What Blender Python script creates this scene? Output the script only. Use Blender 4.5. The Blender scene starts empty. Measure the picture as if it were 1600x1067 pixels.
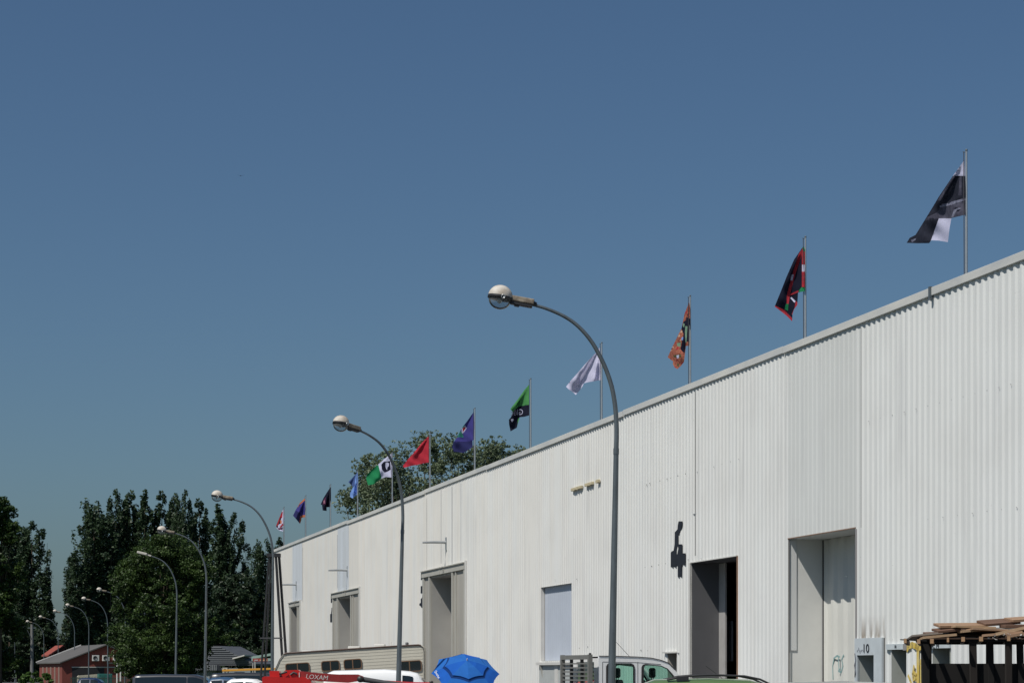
import bpy, bmesh, math, random
from math import radians as R, sin, cos, pi
from mathutils import Vector, Matrix
from mathutils.geometry import delaunay_2d_cdt
random.seed(7)
scene = bpy.context.scene
C = scene.collection

# ---------------------------------------------------------------- camera, world, sun, exposure
F = 3500.0; EYE = 1.65; HY = 1050.0
cd = bpy.data.cameras.new('camera'); cam = bpy.data.objects.new('camera', cd); C.objects.link(cam)
cam.location = (0, 0, EYE); cam.rotation_euler = (R(90), 0, 0)
cd.sensor_width = 36; cd.lens = F/1600*36; cd.shift_y = (HY-533.5)/1600; cd.clip_start = .5; cd.clip_end = 6000
scene.camera = cam
TH = math.atan(850/F); D = Vector((-sin(TH), cos(TH), 0)); N = Vector((cos(TH), sin(TH), 0))   # along the wall, into the wall
LW = 18.25; K = F*LW/cos(TH)
SUNAZ = R(30); EL = R(54.5)
sh = -N*cos(SUNAZ) - D*sin(SUNAZ)
sundir = Vector((sh.x*cos(EL), sh.y*cos(EL), sin(EL)))
w = bpy.data.worlds.new('World'); scene.world = w; w.use_nodes = True
nt = w.node_tree; bg = nt.nodes['Background']
sky = nt.nodes.new('ShaderNodeTexSky'); sky.sky_type = 'NISHITA'; sky.sun_disc = False
sky.sun_elevation = EL; sky.sun_rotation = math.atan2(sundir.x, sundir.y)
sky.altitude = 0; sky.air_density = 1.0; sky.dust_density = 1.4; sky.ozone_density = 1.6
wb_ = nt.nodes.new('ShaderNodeMix'); wb_.data_type = 'RGBA'; wb_.blend_type = 'MULTIPLY'; wb_.inputs[0].default_value = 1; wb_.inputs[7].default_value = (.84, 1.09, 1.30, 1)   # white balance of the sky
nt.links.new(sky.outputs[0], wb_.inputs[6]); nt.links.new(wb_.outputs[2], bg.inputs[0]); bg.inputs[1].default_value = .052
sl = bpy.data.lights.new('sun', 'SUN'); sl.energy = 5.0; sl.angle = R(.5); sl.color = (1, .955, .88)
so = bpy.data.objects.new('sun', sl); C.objects.link(so)
so.rotation_euler = sundir.to_track_quat('Z', 'Y').to_euler(); so.location = (0, 0, 60)
scene.view_settings.view_transform = 'Standard'; scene.view_settings.look = 'None'
scene.view_settings.exposure = -0.20; scene.view_settings.gamma = 1

# ---------------------------------------------------------------- helpers
def px(x, y, Z): return Vector(((x-800)/F*Z, Z, EYE+(HY-y)*Z/F))
def wZ(x): return K/(x+50)
def wS(x): return (wZ(x)-LW*sin(TH))/cos(TH)
def wH(x, y): return EYE+(HY-y)*wZ(x)/F
def srgb(r, g, b):
    f = lambda c: ((c/255+.055)/1.055)**2.4 if c > 10 else c/255/12.92
    return (f(r), f(g), f(b), 1)
MATS = {}
def mat(name, col, rough=.6, metal=0., noise=.0, nscale=3., stretch=(1, 1, 1), col2=None, bump=0., bscale=40., trans=0., coat=0.):
    if name in MATS: return MATS[name]
    m = bpy.data.materials.new(name); m.use_nodes = True; t = m.node_tree; b = t.nodes['Principled BSDF']
    if len(col) == 3: col = (*col, 1)
    b.inputs['Base Color'].default_value = col; b.inputs['Roughness'].default_value = rough; b.inputs['Metallic'].default_value = metal
    b.inputs['Coat Weight'].default_value = coat
    tc = t.nodes.new('ShaderNodeTexCoord'); mp = t.nodes.new('ShaderNodeMapping'); mp.inputs['Scale'].default_value = stretch
    t.links.new(tc.outputs['Object'], mp.inputs[0])
    if noise or col2:
        n = t.nodes.new('ShaderNodeTexNoise'); n.inputs['Scale'].default_value = nscale; n.inputs['Detail'].default_value = 6; n.inputs['Roughness'].default_value = .65
        t.links.new(mp.outputs[0], n.inputs['Vector'])
        r = t.nodes.new('ShaderNodeValToRGB'); r.color_ramp.elements[0].position = .35; r.color_ramp.elements[1].position = .65
        c2 = (*col2[:3], 1) if col2 else tuple(c*(1-noise) for c in col[:3])+(1,)
        r.color_ramp.elements[0].color = c2; r.color_ramp.elements[1].color = col
        t.links.new(n.outputs[0], r.inputs[0]); t.links.new(r.outputs[0], b.inputs['Base Color'])
    if bump:
        n2 = t.nodes.new('ShaderNodeTexNoise'); n2.inputs['Scale'].default_value = bscale; n2.inputs['Detail'].default_value = 4
        t.links.new(mp.outputs[0], n2.inputs['Vector'])
        bp = t.nodes.new('ShaderNodeBump'); bp.inputs['Strength'].default_value = bump; bp.inputs['Distance'].default_value = .02
        t.links.new(n2.outputs[0], bp.inputs['Height']); t.links.new(bp.outputs[0], b.inputs['Normal'])
    if trans: b.inputs['Transmission Weight'].default_value = trans
    MATS[name] = m; return m

def wall_mat(name, warm, cool, streak):
    m = bpy.data.materials.new(name); m.use_nodes = True; t = m.node_tree; b = t.nodes['Principled BSDF']; L = t.links.new
    b.inputs['Roughness'].default_value = .6; b.inputs['Specular IOR Level'].default_value = .25
    tc = t.nodes.new('ShaderNodeTexCoord')
    def noise(sc, st, det=5):
        mp = t.nodes.new('ShaderNodeMapping'); mp.inputs['Scale'].default_value = st; L(tc.outputs['Object'], mp.inputs[0])
        n = t.nodes.new('ShaderNodeTexNoise'); n.inputs['Scale'].default_value = sc; n.inputs['Detail'].default_value = det; L(mp.outputs[0], n.inputs['Vector']); return n
    def ramp(n, a, bb, ca=(0, 0, 0, 1), cb=(1, 1, 1, 1)):
        r = t.nodes.new('ShaderNodeValToRGB'); r.color_ramp.elements[0].position = a; r.color_ramp.elements[1].position = bb
        r.color_ramp.elements[0].color = ca; r.color_ramp.elements[1].color = cb; L(n, r.inputs[0]); return r
    def mix(f, a, bb, ty='MIX'):
        x = t.nodes.new('ShaderNodeMix'); x.data_type = 'RGBA'; x.blend_type = ty
        if hasattr(f, 'node'): L(f, x.inputs[0])
        else: x.inputs[0].default_value = f
        for i, v in ((6, a), (7, bb)):
            if hasattr(v, 'node'): L(v, x.inputs[i])
            else: x.inputs[i].default_value = v
        return x.outputs[2]
    # sheets repainted at different times: tone follows the position along the wall
    sx = t.nodes.new('ShaderNodeSeparateXYZ'); L(tc.outputs['Object'], sx.inputs[0])
    mr = t.nodes.new('ShaderNodeMapRange'); mr.inputs[1].default_value = 8; mr.inputs[2].default_value = 70; L(sx.outputs[0], mr.inputs[0])
    base = mix(mr.outputs[0], cool, warm)
    a = ramp(noise(1.0, (1.1, 1, .05), 3).outputs[0], .40, .62)          # broad vertical bands, one sheet wide
    base = mix(a.outputs[0], base, mix(.55, base, tuple(c*1.05 for c in cool[:3])+(1,)))
    s1 = ramp(noise(2.2, (2.6, 1, .10), 6).outputs[0], .56, .80)        # run marks
    base = mix(s1.outputs[0], base, mix(streak, base, (.30, .31, .33, 1)))
    s2 = ramp(noise(.5, (1, 1, 1.2), 4).outputs[0], .45, .75)
    base = mix(s2.outputs[0], base, mix(.20, base, (.45, .44, .42, 1)))
    s3 = ramp(noise(3.0, (6, 1, 5), 2).outputs[0], .735, .76)            # rivet and scuff specks
    base = mix(s3.outputs[0], base, mix(.45, base, (.18, .17, .16, 1)))
    def band(sock, a, bb):
        q = t.nodes.new('ShaderNodeMapRange'); q.inputs[1].default_value = a; q.inputs[2].default_value = bb; L(sock, q.inputs[0]); return q.outputs[0]
    def mul(a, bb):
        q = t.nodes.new('ShaderNodeMath'); q.operation = 'MULTIPLY'; L(a, q.inputs[0]); L(bb, q.inputs[1]); return q.outputs[0]
    dx = mul(band(sx.outputs[0], wS(1382)-26, wS(1381)-26), band(sx.outputs[0], wS(1340)-26, wS(1342)-26)); dz = mul(band(sx.outputs[2], 2.3, 2.37), band(sx.outputs[2], 2.85, 2.40))
    s4 = ramp(noise(3.0, (3.2, 1, .6), 4).outputs[0], .38, .62)
    base = mix(mul(mul(dx, dz), s4.outputs[0]), base, (.27, .235, .20, 1))
    L(base, b.inputs['Base Color']); MATS[name] = m; return m

def leaf_mat(name, c1, c2):
    m = bpy.data.materials.new(name); m.use_nodes = True; t = m.node_tree; b = t.nodes['Principled BSDF']; L = t.links.new
    b.inputs['Roughness'].default_value = .5; b.inputs['Specular IOR Level'].default_value = .3
    tc = t.nodes.new('ShaderNodeTexCoord'); n = t.nodes.new('ShaderNodeTexNoise'); n.inputs['Scale'].default_value = .9; n.inputs['Detail'].default_value = 5
    L(tc.outputs['Object'], n.inputs['Vector']); r = t.nodes.new('ShaderNodeValToRGB')
    r.color_ramp.elements[0].position = .35; r.color_ramp.elements[1].position = .7; r.color_ramp.elements[0].color = (*c1, 1); r.color_ramp.elements[1].color = (*c2, 1)
    L(n.outputs[0], r.inputs[0]); L(r.outputs[0], b.inputs['Base Color'])
    tr = t.nodes.new('ShaderNodeBsdfTranslucent'); L(r.outputs[0], tr.inputs[0]); ms = t.nodes.new('ShaderNodeMixShader'); ms.inputs[0].default_value = .22
    L(b.outputs[0], ms.inputs[1]); L(tr.outputs[0], ms.inputs[2]); L(ms.outputs[0], t.nodes['Material Output'].inputs[0]); MATS[name] = m; return m

def cloth_mat(name, c, c2=None, sc=6):
    if name in MATS: return MATS[name]
    m = mat(name, c, .85, col2=c2, nscale=sc) if c2 else mat(name, c, .85, noise=.12, nscale=3)
    t = m.node_tree; L = t.links.new; b = t.nodes['Principled BSDF']; b.inputs['Specular IOR Level'].default_value = .1
    tr = t.nodes.new('ShaderNodeBsdfTranslucent')
    L(b.inputs['Base Color'].links[0].from_socket, tr.inputs[0])
    ms = t.nodes.new('ShaderNodeMixShader'); ms.inputs[0].default_value = .3
    L(b.outputs[0], ms.inputs[1]); L(tr.outputs[0], ms.inputs[2]); L(ms.outputs[0], t.nodes['Material Output'].inputs[0]); return m

def tag(o, label=None, cat=None, group=None, kind=None):
    if label: o['label'] = label
    if cat: o['category'] = cat
    if group: o['group'] = group
    if kind: o['kind'] = kind
    return o
def empty(name, loc, rz=0, label=None, cat=None, group=None, kind=None):
    o = bpy.data.objects.new(name, None); C.objects.link(o); o.location = loc; o.rotation_euler = (0, 0, rz); o.empty_display_size = .3
    return tag(o, label, cat, group, kind)
def link(name, me, parent=None, mats=None):
    o = bpy.data.objects.new(name, me); C.objects.link(o)
    if parent: o.parent = parent
    for m in (mats or []): me.materials.append(m)
    return o
class MB:
    def __init__(s): s.v = []; s.f = []; s.mi = []; s.sm = []
    def face(s, pts, mi=0, smooth=False):
        i = len(s.v); s.v += [tuple(p) for p in pts]; s.f.append(tuple(range(i, i+len(pts)))); s.mi.append(mi); s.sm.append(smooth)
    def mesh(s, vs, fs, mi=0, smooth=False):
        i = len(s.v); s.v += [tuple(p) for p in vs]
        for f in fs: s.f.append(tuple(a+i for a in f)); s.mi.append(mi); s.sm.append(smooth)
    def box(s, x0, x1, y0, y1, z0, z1, mi=0, M=None, bev=0):
        if x0 > x1: x0, x1 = x1, x0
        if y0 > y1: y0, y1 = y1, y0
        if z0 > z1: z0, z1 = z1, z0
        if bev:
            bm = bmesh.new(); bmesh.ops.create_cube(bm, size=1)
            for v in bm.verts: v.co = Vector(((x0+x1)/2+v.co.x*(x1-x0), (y0+y1)/2+v.co.y*(y1-y0), (z0+z1)/2+v.co.z*(z1-z0)))
            bmesh.ops.bevel(bm, geom=bm.edges[:], offset=bev, segments=2, affect='EDGES', profile=.5)
            if M is not None: bm.transform(M)
            bm.verts.index_update()
            s.mesh([v.co.copy() for v in bm.verts], [[v.index for v in f.verts] for f in bm.faces], mi); bm.free(); return s
        vs = [Vector((x, y, z)) for x in (x0, x1) for y in (y0, y1) for z in (z0, z1)]
        if M is not None: vs = [M @ v for v in vs]
        s.mesh(vs, [(0, 1, 3, 2), (4, 6, 7, 5), (0, 4, 5, 1), (2, 3, 7, 6), (0, 2, 6, 4), (1, 5, 7, 3)], mi); return s
    def tube(s, pts, rad, n=10, mi=0, cap=True):
        pts = [Vector(p) for p in pts]; m = len(pts)
        if not hasattr(rad, '__len__'): rad = [rad]*m
        vs = []; up = None
        for i, p in enumerate(pts):
            t = (pts[min(i+1, m-1)]-pts[max(i-1, 0)]).normalized()
            if up is None: up = Vector((0, 0, 1)) if abs(t.z) < .9 else Vector((1, 0, 0))
            a = t.cross(up).normalized(); b = a.cross(t).normalized(); up = b
            for k in range(n):
                q = 2*pi*k/n; vs.append(p+(a*cos(q)+b*sin(q))*rad[i])
        fs = [(i*n+k, i*n+(k+1) % n, (i+1)*n+(k+1) % n, (i+1)*n+k) for i in range(m-1) for k in range(n)]
        s.mesh(vs, fs, mi, True)
        if cap: s.face(vs[:n][::-1], mi); s.face(vs[-n:], mi)
        return s
    def lathe(s, prof, n=20, M=None, mi=0):   # prof (r,z)
        vs = [Vector((r*cos(2*pi*k/n), r*sin(2*pi*k/n), z)) for r, z in prof for k in range(n)]
        if M is not None: vs = [M @ v for v in vs]
        s.mesh(vs, [(i*n+k, i*n+(k+1) % n, (i+1)*n+(k+1) % n, (i+1)*n+k) for i in range(len(prof)-1) for k in range(n)], mi, True); return s
    def prism(s, poly, a, b, axis='y', mi=0, M=None):   # poly (u,v) extruded between a,b
        def P(u, v, w):
            q = Vector({'y': (u, w, v), 'x': (w, u, v), 'z': (u, v, w)}[axis]); return M @ q if M is not None else q
        n = len(poly); A = [P(u, v, a) for u, v in poly]; B = [P(u, v, b) for u, v in poly]
        s.mesh(A+B, [tuple(range(n))[::-1], tuple(range(n, 2*n))]+[(i, (i+1) % n, n+(i+1) % n, n+i) for i in range(n)], mi); return s
    def build(s, name, mats, parent=None, fix=True):
        me = bpy.data.meshes.new(name); me.from_pydata(s.v, [], s.f)
        if not isinstance(mats, (list, tuple)): mats = [mats]
        for m in mats: me.materials.append(m)
        me.polygons.foreach_set('material_index', s.mi); me.polygons.foreach_set('use_smooth', s.sm)
        if fix:
            bm = bmesh.new(); bm.from_mesh(me); bmesh.ops.recalc_face_normals(bm, faces=bm.faces[:]); bm.to_mesh(me); bm.free()
        me.update(); o = bpy.data.objects.new(name, me); C.objects.link(o)
        if parent: o.parent = parent
        return o
def copy_tree(o, parent=None):
    c = o.copy(); C.objects.link(c); c.parent = parent
    for ch in list(o.children): copy_tree(ch, c)
    return c
def holes_mesh(outer, holes, th):   # filled 2-D outline with holes, thickness th, in local XY
    cu = bpy.data.curves.new('outline', 'CURVE'); cu.dimensions = '2D'; cu.fill_mode = 'BOTH'; cu.extrude = th/2
    for pl in [outer]+holes:
        sp = cu.splines.new('POLY'); sp.points.add(len(pl)-1); sp.use_cyclic_u = True
        for p, q in zip(sp.points, pl): p.co = (q[0], q[1], 0, 1)
    o = bpy.data.objects.new('outline', cu); me = bpy.data.meshes.new_from_object(o); bpy.data.objects.remove(o); return me
def text_mesh(s, size, th=.004, shear=0, sx=1):
    cu = bpy.data.curves.new('lettering', 'FONT'); cu.body = s; cu.size = size; cu.extrude = th/2; cu.align_x = 'CENTER'; cu.align_y = 'CENTER'; cu.shear = shear; cu.resolution_u = 3
    o = bpy.data.objects.new('lettering', cu); me = bpy.data.meshes.new_from_object(o); bpy.data.objects.remove(o)
    for v in me.vertices: v.co.x *= sx
    return me
def inside(p, poly):
    x, y = p; r = False; j = len(poly)-1
    for i in range(len(poly)):
        xi, yi = poly[i]; xj, yj = poly[j]
        if (yi > y) != (yj > y) and x < (xj-xi)*(y-yi)/(yj-yi)+xi: r = not r
        j = i
    return r

# ---------------------------------------------------------------- materials
WHITE = wall_mat('painted_sheet', (.68, .655, .605, 1), (.635, .65, .645, 1), .45)
M_trim = mat('trim_paint', (.60, .59, .56), .55, noise=.12, nscale=1.2)
M_jamb = mat('jamb_paint', (.52, .53, .51), .6, noise=.12, nscale=.8)
M_greige = mat('greige_steel', (.42, .41, .37), .6, noise=.14, nscale=1.0, stretch=(1, 1, .3))
M_greige2 = mat('greige_panel', (.36, .345, .31), .7, noise=.15, nscale=1.5, stretch=(1, 1, .3))
M_bluegrey = mat('blue_grey_sheet', (.46, .50, .57), .55, noise=.08, nscale=.8)
M_palegrey = mat('pale_door_paint', (.53, .58, .61), .55, noise=.14, nscale=2)
M_dkjamb = mat('charcoal_paint', (.105, .105, .112), .6, noise=.15, nscale=1)
M_black = mat('black_paint', (.007, .010, .017), .7)
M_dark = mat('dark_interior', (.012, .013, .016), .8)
M_rust = mat('rusty_edge', (.24, .14, .09), .8, noise=.3, nscale=8)
M_seam = mat('joint_sealant', (.16, .16, .16), .8)  # dark tone of the cladding joints and rivets
M_seam2 = mat('pale_joint', (.36, .37, .38), .8)
M_galv = mat('galvanised_steel', (.14, .165, .18), .45, metal=.45, noise=.3, nscale=5, stretch=(1, 1, .25))
M_pole = mat('aluminium_pole', (.45, .47, .48), .35, metal=.6, noise=.1, nscale=3)
M_dome = mat('weathered_dome', (.58, .55, .50), .8, col2=(.38, .33, .27), nscale=4)
M_house = mat('grimy_housing', (.34, .29, .22), .7, col2=(.15, .12, .09), nscale=8)
M_rubber = mat('black_plastic', (.02, .02, .022), .5)
M_asph = mat('asphalt', (.055, .055, .055), .9, noise=.25, nscale=.6, bump=.3)
M_conc = mat('concrete', (.28, .27, .25), .9, noise=.2, nscale=.8, bump=.2)
M_grass = mat('grass', (.06, .10, .03), .95, noise=.4, nscale=.5, bump=.5)
M_roof = mat('roof_sheet', (.3, .3, .3), .7, noise=.2, nscale=.5)
M_bark = mat('bark', (.09, .07, .05), .9, noise=.4, nscale=4, stretch=(1, 1, .2))
L_pop = leaf_mat('poplar_leaf', (.022, .042, .022), (.056, .092, .042))
L_broad = leaf_mat('maple_leaf', (.022, .045, .012), (.065, .11, .025))
L_dark = leaf_mat('dark_leaf', (.018, .034, .018), (.042, .068, .032))
L_air = leaf_mat('airy_leaf', (.085, .115, .065), (.18, .225, .13))
L_bush = leaf_mat('bush_leaf', (.05, .10, .02), (.10, .17, .04))
M_glass = mat('vehicle_glass', (.012, .018, .022), .06, coat=.3)
M_white = mat('white_car_paint', (.80, .81, .82), .3, coat=.5)
M_tyre = mat('tyre', (.02, .02, .02), .85)
M_rim = mat('alloy', (.4, .4, .42), .35, metal=.8)
M_plast = mat('grey_plastic', (.05, .05, .055), .6)
M_head = mat('headlight', (.7, .72, .75), .1, coat=1)
M_tail = mat('taillight', (.35, .01, .01), .2, coat=1)

# ---------------------------------------------------------------- ground
def sheet(name, pts, z, m):
    b = MB(); b.face([(p[0], p[1], z) for p in pts]); return tag(b.build(name, m), kind='structure')
def strip(l0, l1, s0, s1): return [tuple((D*s+N*l)[:2]) for s, l in ((s0, l0), (s0, l1), (s1, l1), (s1, l0))]
sheet('ground', [(-2500, -300), (2500, -300), (2500, 4500), (-2500, 4500)], 0, M_grass)
sheet('yard', strip(-12, 60, -40, 150), .004, M_asph)
sheet('road', strip(3.5, 12.2, -60, 900), .008, M_asph)
b = MB()
for l0, l1 in ((12.3, 13.5),):
    a = strip(l0, l1, -40, 700); b.mesh([(p[0], p[1], z) for z in (0, .13) for p in a], [(0, 1, 2, 3), (4, 5, 6, 7), (0, 1, 5, 4), (1, 2, 6, 5), (2, 3, 7, 6), (3, 0, 4, 7)])
tag(b.build('pavement', M_conc), kind='structure')
b = MB()
for s in range(-30, 600, 6):
    a = strip(7.8, 7.93, s, s+3); b.face([(p[0], p[1], .012) for p in a])
tag(b.build('road_marking', mat('road_paint', (.7, .7, .68), .8)), kind='structure')

# ---------------------------------------------------------------- the white shed building
S0 = 26.0; S1 = wS(428); BH = 9.02
bld = empty('warehouse', tuple(D*S0+N*LW), TH+pi/2, 'long white corrugated metal warehouse with loading doors numbered along its wall', 'warehouse')
lx = lambda x: wS(x)-S0          # pixel column on the wall -> local x
PITCH = .262; RD = .031
def corr(b, x0, x1, z0, z1, y0=0., rd=RD, pitch=PITCH, mi=0):
    pr = ((0, 0), (.46, 0), (.68, 1), (.93, 1))    # fraction, rib
    pts = []; k = math.floor(x0/pitch)
    while k*pitch < x1:
        for fr, h in pr: pts.append(((k+fr)*pitch, h))
        k += 1
    pts.append((k*pitch, 0))
    def val(x):
        for (xa, ha), (xb, hb) in zip(pts, pts[1:]):
            if xa <= x <= xb: return ha+(hb-ha)*(x-xa)/(xb-xa+1e-9)
        return 0
    xs = [x0]+[p[0] for p in pts if x0+1e-4 < p[0] < x1-1e-4]+[x1]
    for xa, xb in zip(xs, xs[1:]):
        ya = y0+rd*(val(xa)-1); yb = y0+rd*(val(xb)-1)
        b.face([(xa, ya, z0), (xb, yb, z0), (xb, yb, z1), (xa, ya, z1)], mi)
#           far x px, near x px, top y at far px, bottom z
OPEN = dict(d1=(452.5, 469, 941.5, 0), d2=(519.8, 561.5, 926.5, 0), d3=(661, 727, 892.3, 0), pan=(845, 893, 917.5, 2.03), win=(1043, 1057, 1020, 1.35),
            d4=(1078.8, 1151.5, 879.5, 0), d5=(1231, 1337, 842, 0), p1=(1341, 1367.5, 1023.3, 0), p2=(1393, 1416, 1014.5, 0), p3=(1457, 1484, 1012.5, 0))
O = {}
for k, (xa, xb, yt, zb) in OPEN.items(): O[k] = (lx(xb), lx(xa), zb, wH(xa, yt))    # local x near, far, z0, z1
cuts = sorted({0.0, S1-S0} | {v for o in O.values() for v in o[:2]} | {lx(1345.5), lx(1226), lx(1086), lx(560), lx(740)})
b = MB()
XSEAM = lx(1345.5); XG = lx(1226)
for xa, xb in zip(cuts, cuts[1:]):
    mid = (xa+xb)/2; op = [o for o in O.values() if o[0] < mid < o[1]]
    rd = .028 if mid < XSEAM else (.014 if mid < XG else (.022 if mid < lx(1086) else .027))
    if mid > lx(560): rd = .008
    elif mid > lx(740): rd = .02
    zs = [(0, BH)] if not op else [(a, c) for a, c in ((0, op[0][2]), (op[0][3], BH)) if c-a > .01]
    for z0, z1 in zs: corr(b, xa, xb, z0, z1, 0, rd, mi=int(XSEAM < mid < XG and z0 > 1))
b.build('wall', [WHITE, wall_mat('greyer_sheet', (.60, .60, .575, 1), (.585, .60, .59, 1), .35)], bld, fix=False)
b = MB()   # other three walls
BD = 34
corr_x = S1-S0
b.box(.0, corr_x, -BD-.1, -BD, 0, BH); b.box(-.1, -.001, -BD-.1, -.05, 0, BH)
b.box(corr_x, corr_x+.12, -BD-.1, .03, 0, BH)
b.build('end_wall', WHITE, bld)
b = MB(); b.prism([(-.1, BH-.02), (-BD/2, BH+.0), (-BD, BH-.02), (-BD, BH-.15), (-.1, BH-.15)], 0, corr_x, 'x'); b.build('roof', M_roof, bld)
# fascia capping, in lengths that do not quite line up
b = MB(); ed = [-.5, lx(1457), lx(1225), lx(975), lx(760), lx(664), lx(543), corr_x+.2]
for i, (xa, xb) in enumerate(zip(ed, ed[1:])):
    dz = (0, .0, .012, -.008, .01, -.012, .03)[i]; dy = (0, .006, .0, .008, 0, .01, .02)[i]
    b.box(xa+.02, xb-.02, -.25, .038+dy, BH-.045+dz, BH+.115+dz, bev=.008)
fa = b.build('fascia', mat('fascia_paint', (.60, .59, .55), .55, col2=(.46, .47, .47), nscale=.9, stretch=(.6, 1, 2)), bld)
b = MB()
b.box(lx(1457)-.035, lx(1457)+.035, .0, .075, BH-.11, BH+.13); b.build('bracket', M_galv, bld)
# joints between cladding runs
def vj(x, ya, yb, wd=.02, y=.003):
    b = MB(); b.box(lx(x)-wd*.5, lx(x)+wd*.5, -.03, y, wH(x, yb), wH(x, ya)); b.build('joint_strip', M_seam if x > 1000 or x == 667 else M_seam2, bld)
vj(1345.5, 512, 824, .018); vj(1086, 612, 868, .018); vj(667, 778, 890, .05); vj(706, 760, 880, .018); vj(720, 755, 876, .018); vj(689, 765, 880, .018)
vj(473, 855, 940, .06); vj(545, 822, 915, .05); vj(536, 830, 918, .05); vj(1381, 996, 1100, .007); vj(1232, 843, 1120, .01); vj(527, 835, 918, .06)
def hl(x0, y0, x1, th=.012):   # stepped horizontal lap lines
    b = MB(); b.box(lx(x1), lx(x0), -.02, .005, wH(x0, y0)-th, wH(x0, y0)+th); b.build('lap_line', M_seam2, bld)
hl(1045, 1020, 1060, .014); hl(1083, 803, 1088, .01)
for x, y in [(1010, 757), (1015, 755), (1031, 751), (1042, 748), (1048, 747), (1059, 743), (1071, 740), (1008, 886), (1018, 884), (1029, 882), (1040, 880), (1051, 878), (1061, 876), (1075, 874), (1095, 872),
             *[(1357+k*18.5, 658-k*4.8) for k in range(13)], *[(1450+k*23, 811-k*3.1) for k in range(7)], *[(1089+k*13, 737-k*4) for k in range(6)], *[(850+k*17, 906-k*.6) for k in range(4)],
             (905, 1012), (918, 1010), (960, 1018), (1001, 1015), (1012, 1016), (1325, 860), (1322, 900), (1345, 870), (1345, 902)]:
    q = .008 if x > 1087 or x < 900 else .012
    b = MB(); b.box(lx(x)-q, lx(x)+q, -.01, .004, wH(x, y)-q, wH(x, y)+q); b.build('rivet', M_seam2 if q < .01 else M_seam, bld)
# paler repaired cladding sheets
for xa, xb in ((457, 472), (527.5, 545)):
    b = MB(); corr(b, lx(xb), lx(xa), 5.72, BH-.1, .004, .006)
    b.build('repair_sheet', mat('fresh_sheet', (.60, .64, .69), .5, col2=(.52, .545, .57), nscale=1.1, stretch=(1.2, 1, .1)), bld, fix=False)

def recess(name, key, depth, mj, mb=None, lab=None, sof=None):
    x0, x1, z0, z1 = O[key]; e = empty(name, (x0, 0, z0), 0, lab); e.parent = bld; w_ = x1-x0; h = z1-z0
    b = MB(); y = -.001
    b.face([(w_, y, 0), (w_, -depth, 0), (w_, -depth, h), (w_, y, h)]); b.face([(0, y, 0), (0, -depth, 0), (0, -depth, h), (0, y, h)])
    b.face([(0, y, h), (w_, y, h), (w_, -depth, h), (0, -depth, h)])
    if z0 > 0: b.face([(0, y, 0), (w_, y, 0), (w_, -depth, 0), (0, -depth, 0)])
    b.build('jamb', mj, e, fix=False)
    if mb:
        b = MB(); b.box(0, w_, -depth-.05, -depth, 0, h); b.build('door_leaf', mb, e)
    return e, w_, h
# greige steel portals of the three far loading doors
def portal(key, xin0, xin1, leaf, num):
    x0, x1, z0, z1 = O[key]; e = empty('loading_door', (x0, 0, 0), 0); e.parent = bld
    a = lx(xin1)-x0; c = lx(xin0)-x0; W = x1-x0; H = z1; zi = H-.34; dp = .92
    b = MB()   # infill around the inner opening
    b.box(0, a, -.10, -.04, 0, H); b.box(c, W, -.10, -.04, 0, H); b.box(a, c, -.10, -.04, zi, H)
    b.build('infill_panel', M_greige2, e)
    b = MB(); b.box(0, W+.1, -.03, .05, H-.27, H-.04); b.box(0, W+.1, -.03, .10, H-.04, H+.0); b.box((a+c)/2-.05, (a+c)/2+.05, .05, .07, H-.27, H+.02)
    cw = .22
    for q in (0.0, a-cw, c, W-cw-.02): b.box(q, q+cw, -.04, .03, 0, H-.27)
    b.box(a-.75, a-.62, -.04, .02, 0, H-.27)
    b.build('frame', M_greige, e)
    b = MB(); b.box(-.32, -.05, -.04, .04, 0, H+.05); b.build('trim', M_trim, e)
    b = MB(); b.face([(c, -.1, 0), (c, -dp, 0), (c, -dp, zi), (c, -.1, zi)]); b.face([(a, -.1, 0), (a, -dp, 0), (a, -dp, zi), (a, -.1, zi)]); b.face([(a, -.1, zi), (c, -.1, zi), (c, -dp, zi), (a, -dp, zi)])
    b.build('jamb', mat('jamb_greige', (.35, .34, .32), .7, noise=.12, nscale=.6), e, fix=False)
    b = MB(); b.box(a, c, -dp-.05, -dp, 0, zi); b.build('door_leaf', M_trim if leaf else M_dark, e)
    return e
p3 = portal('d3', 672, 706.3, 1, 3); p2 = portal('d2', 528, 548, 1, 2); p1 = portal('d1', 454.5, 464.5, 0, 1)
b = MB(); w2_ = lx(528)-O['d2'][0]; a2_ = lx(548)-O['d2'][0]; b.box(a2_+.1, a2_+.5, -.62, -.56, 0, O['d2'][3]-.34); b.build('door_leaf', M_trim, p2)
tag(p3, 'nearest grey-beige loading door portal'); tag(p2, 'middle grey-beige loading door portal'); tag(p1, 'far grey-beige loading door portal')
b = MB(); b.box(O['d3'][0]+.6, O['d3'][1]-.8, -.6, -.55, 0, 2.1); 
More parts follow.
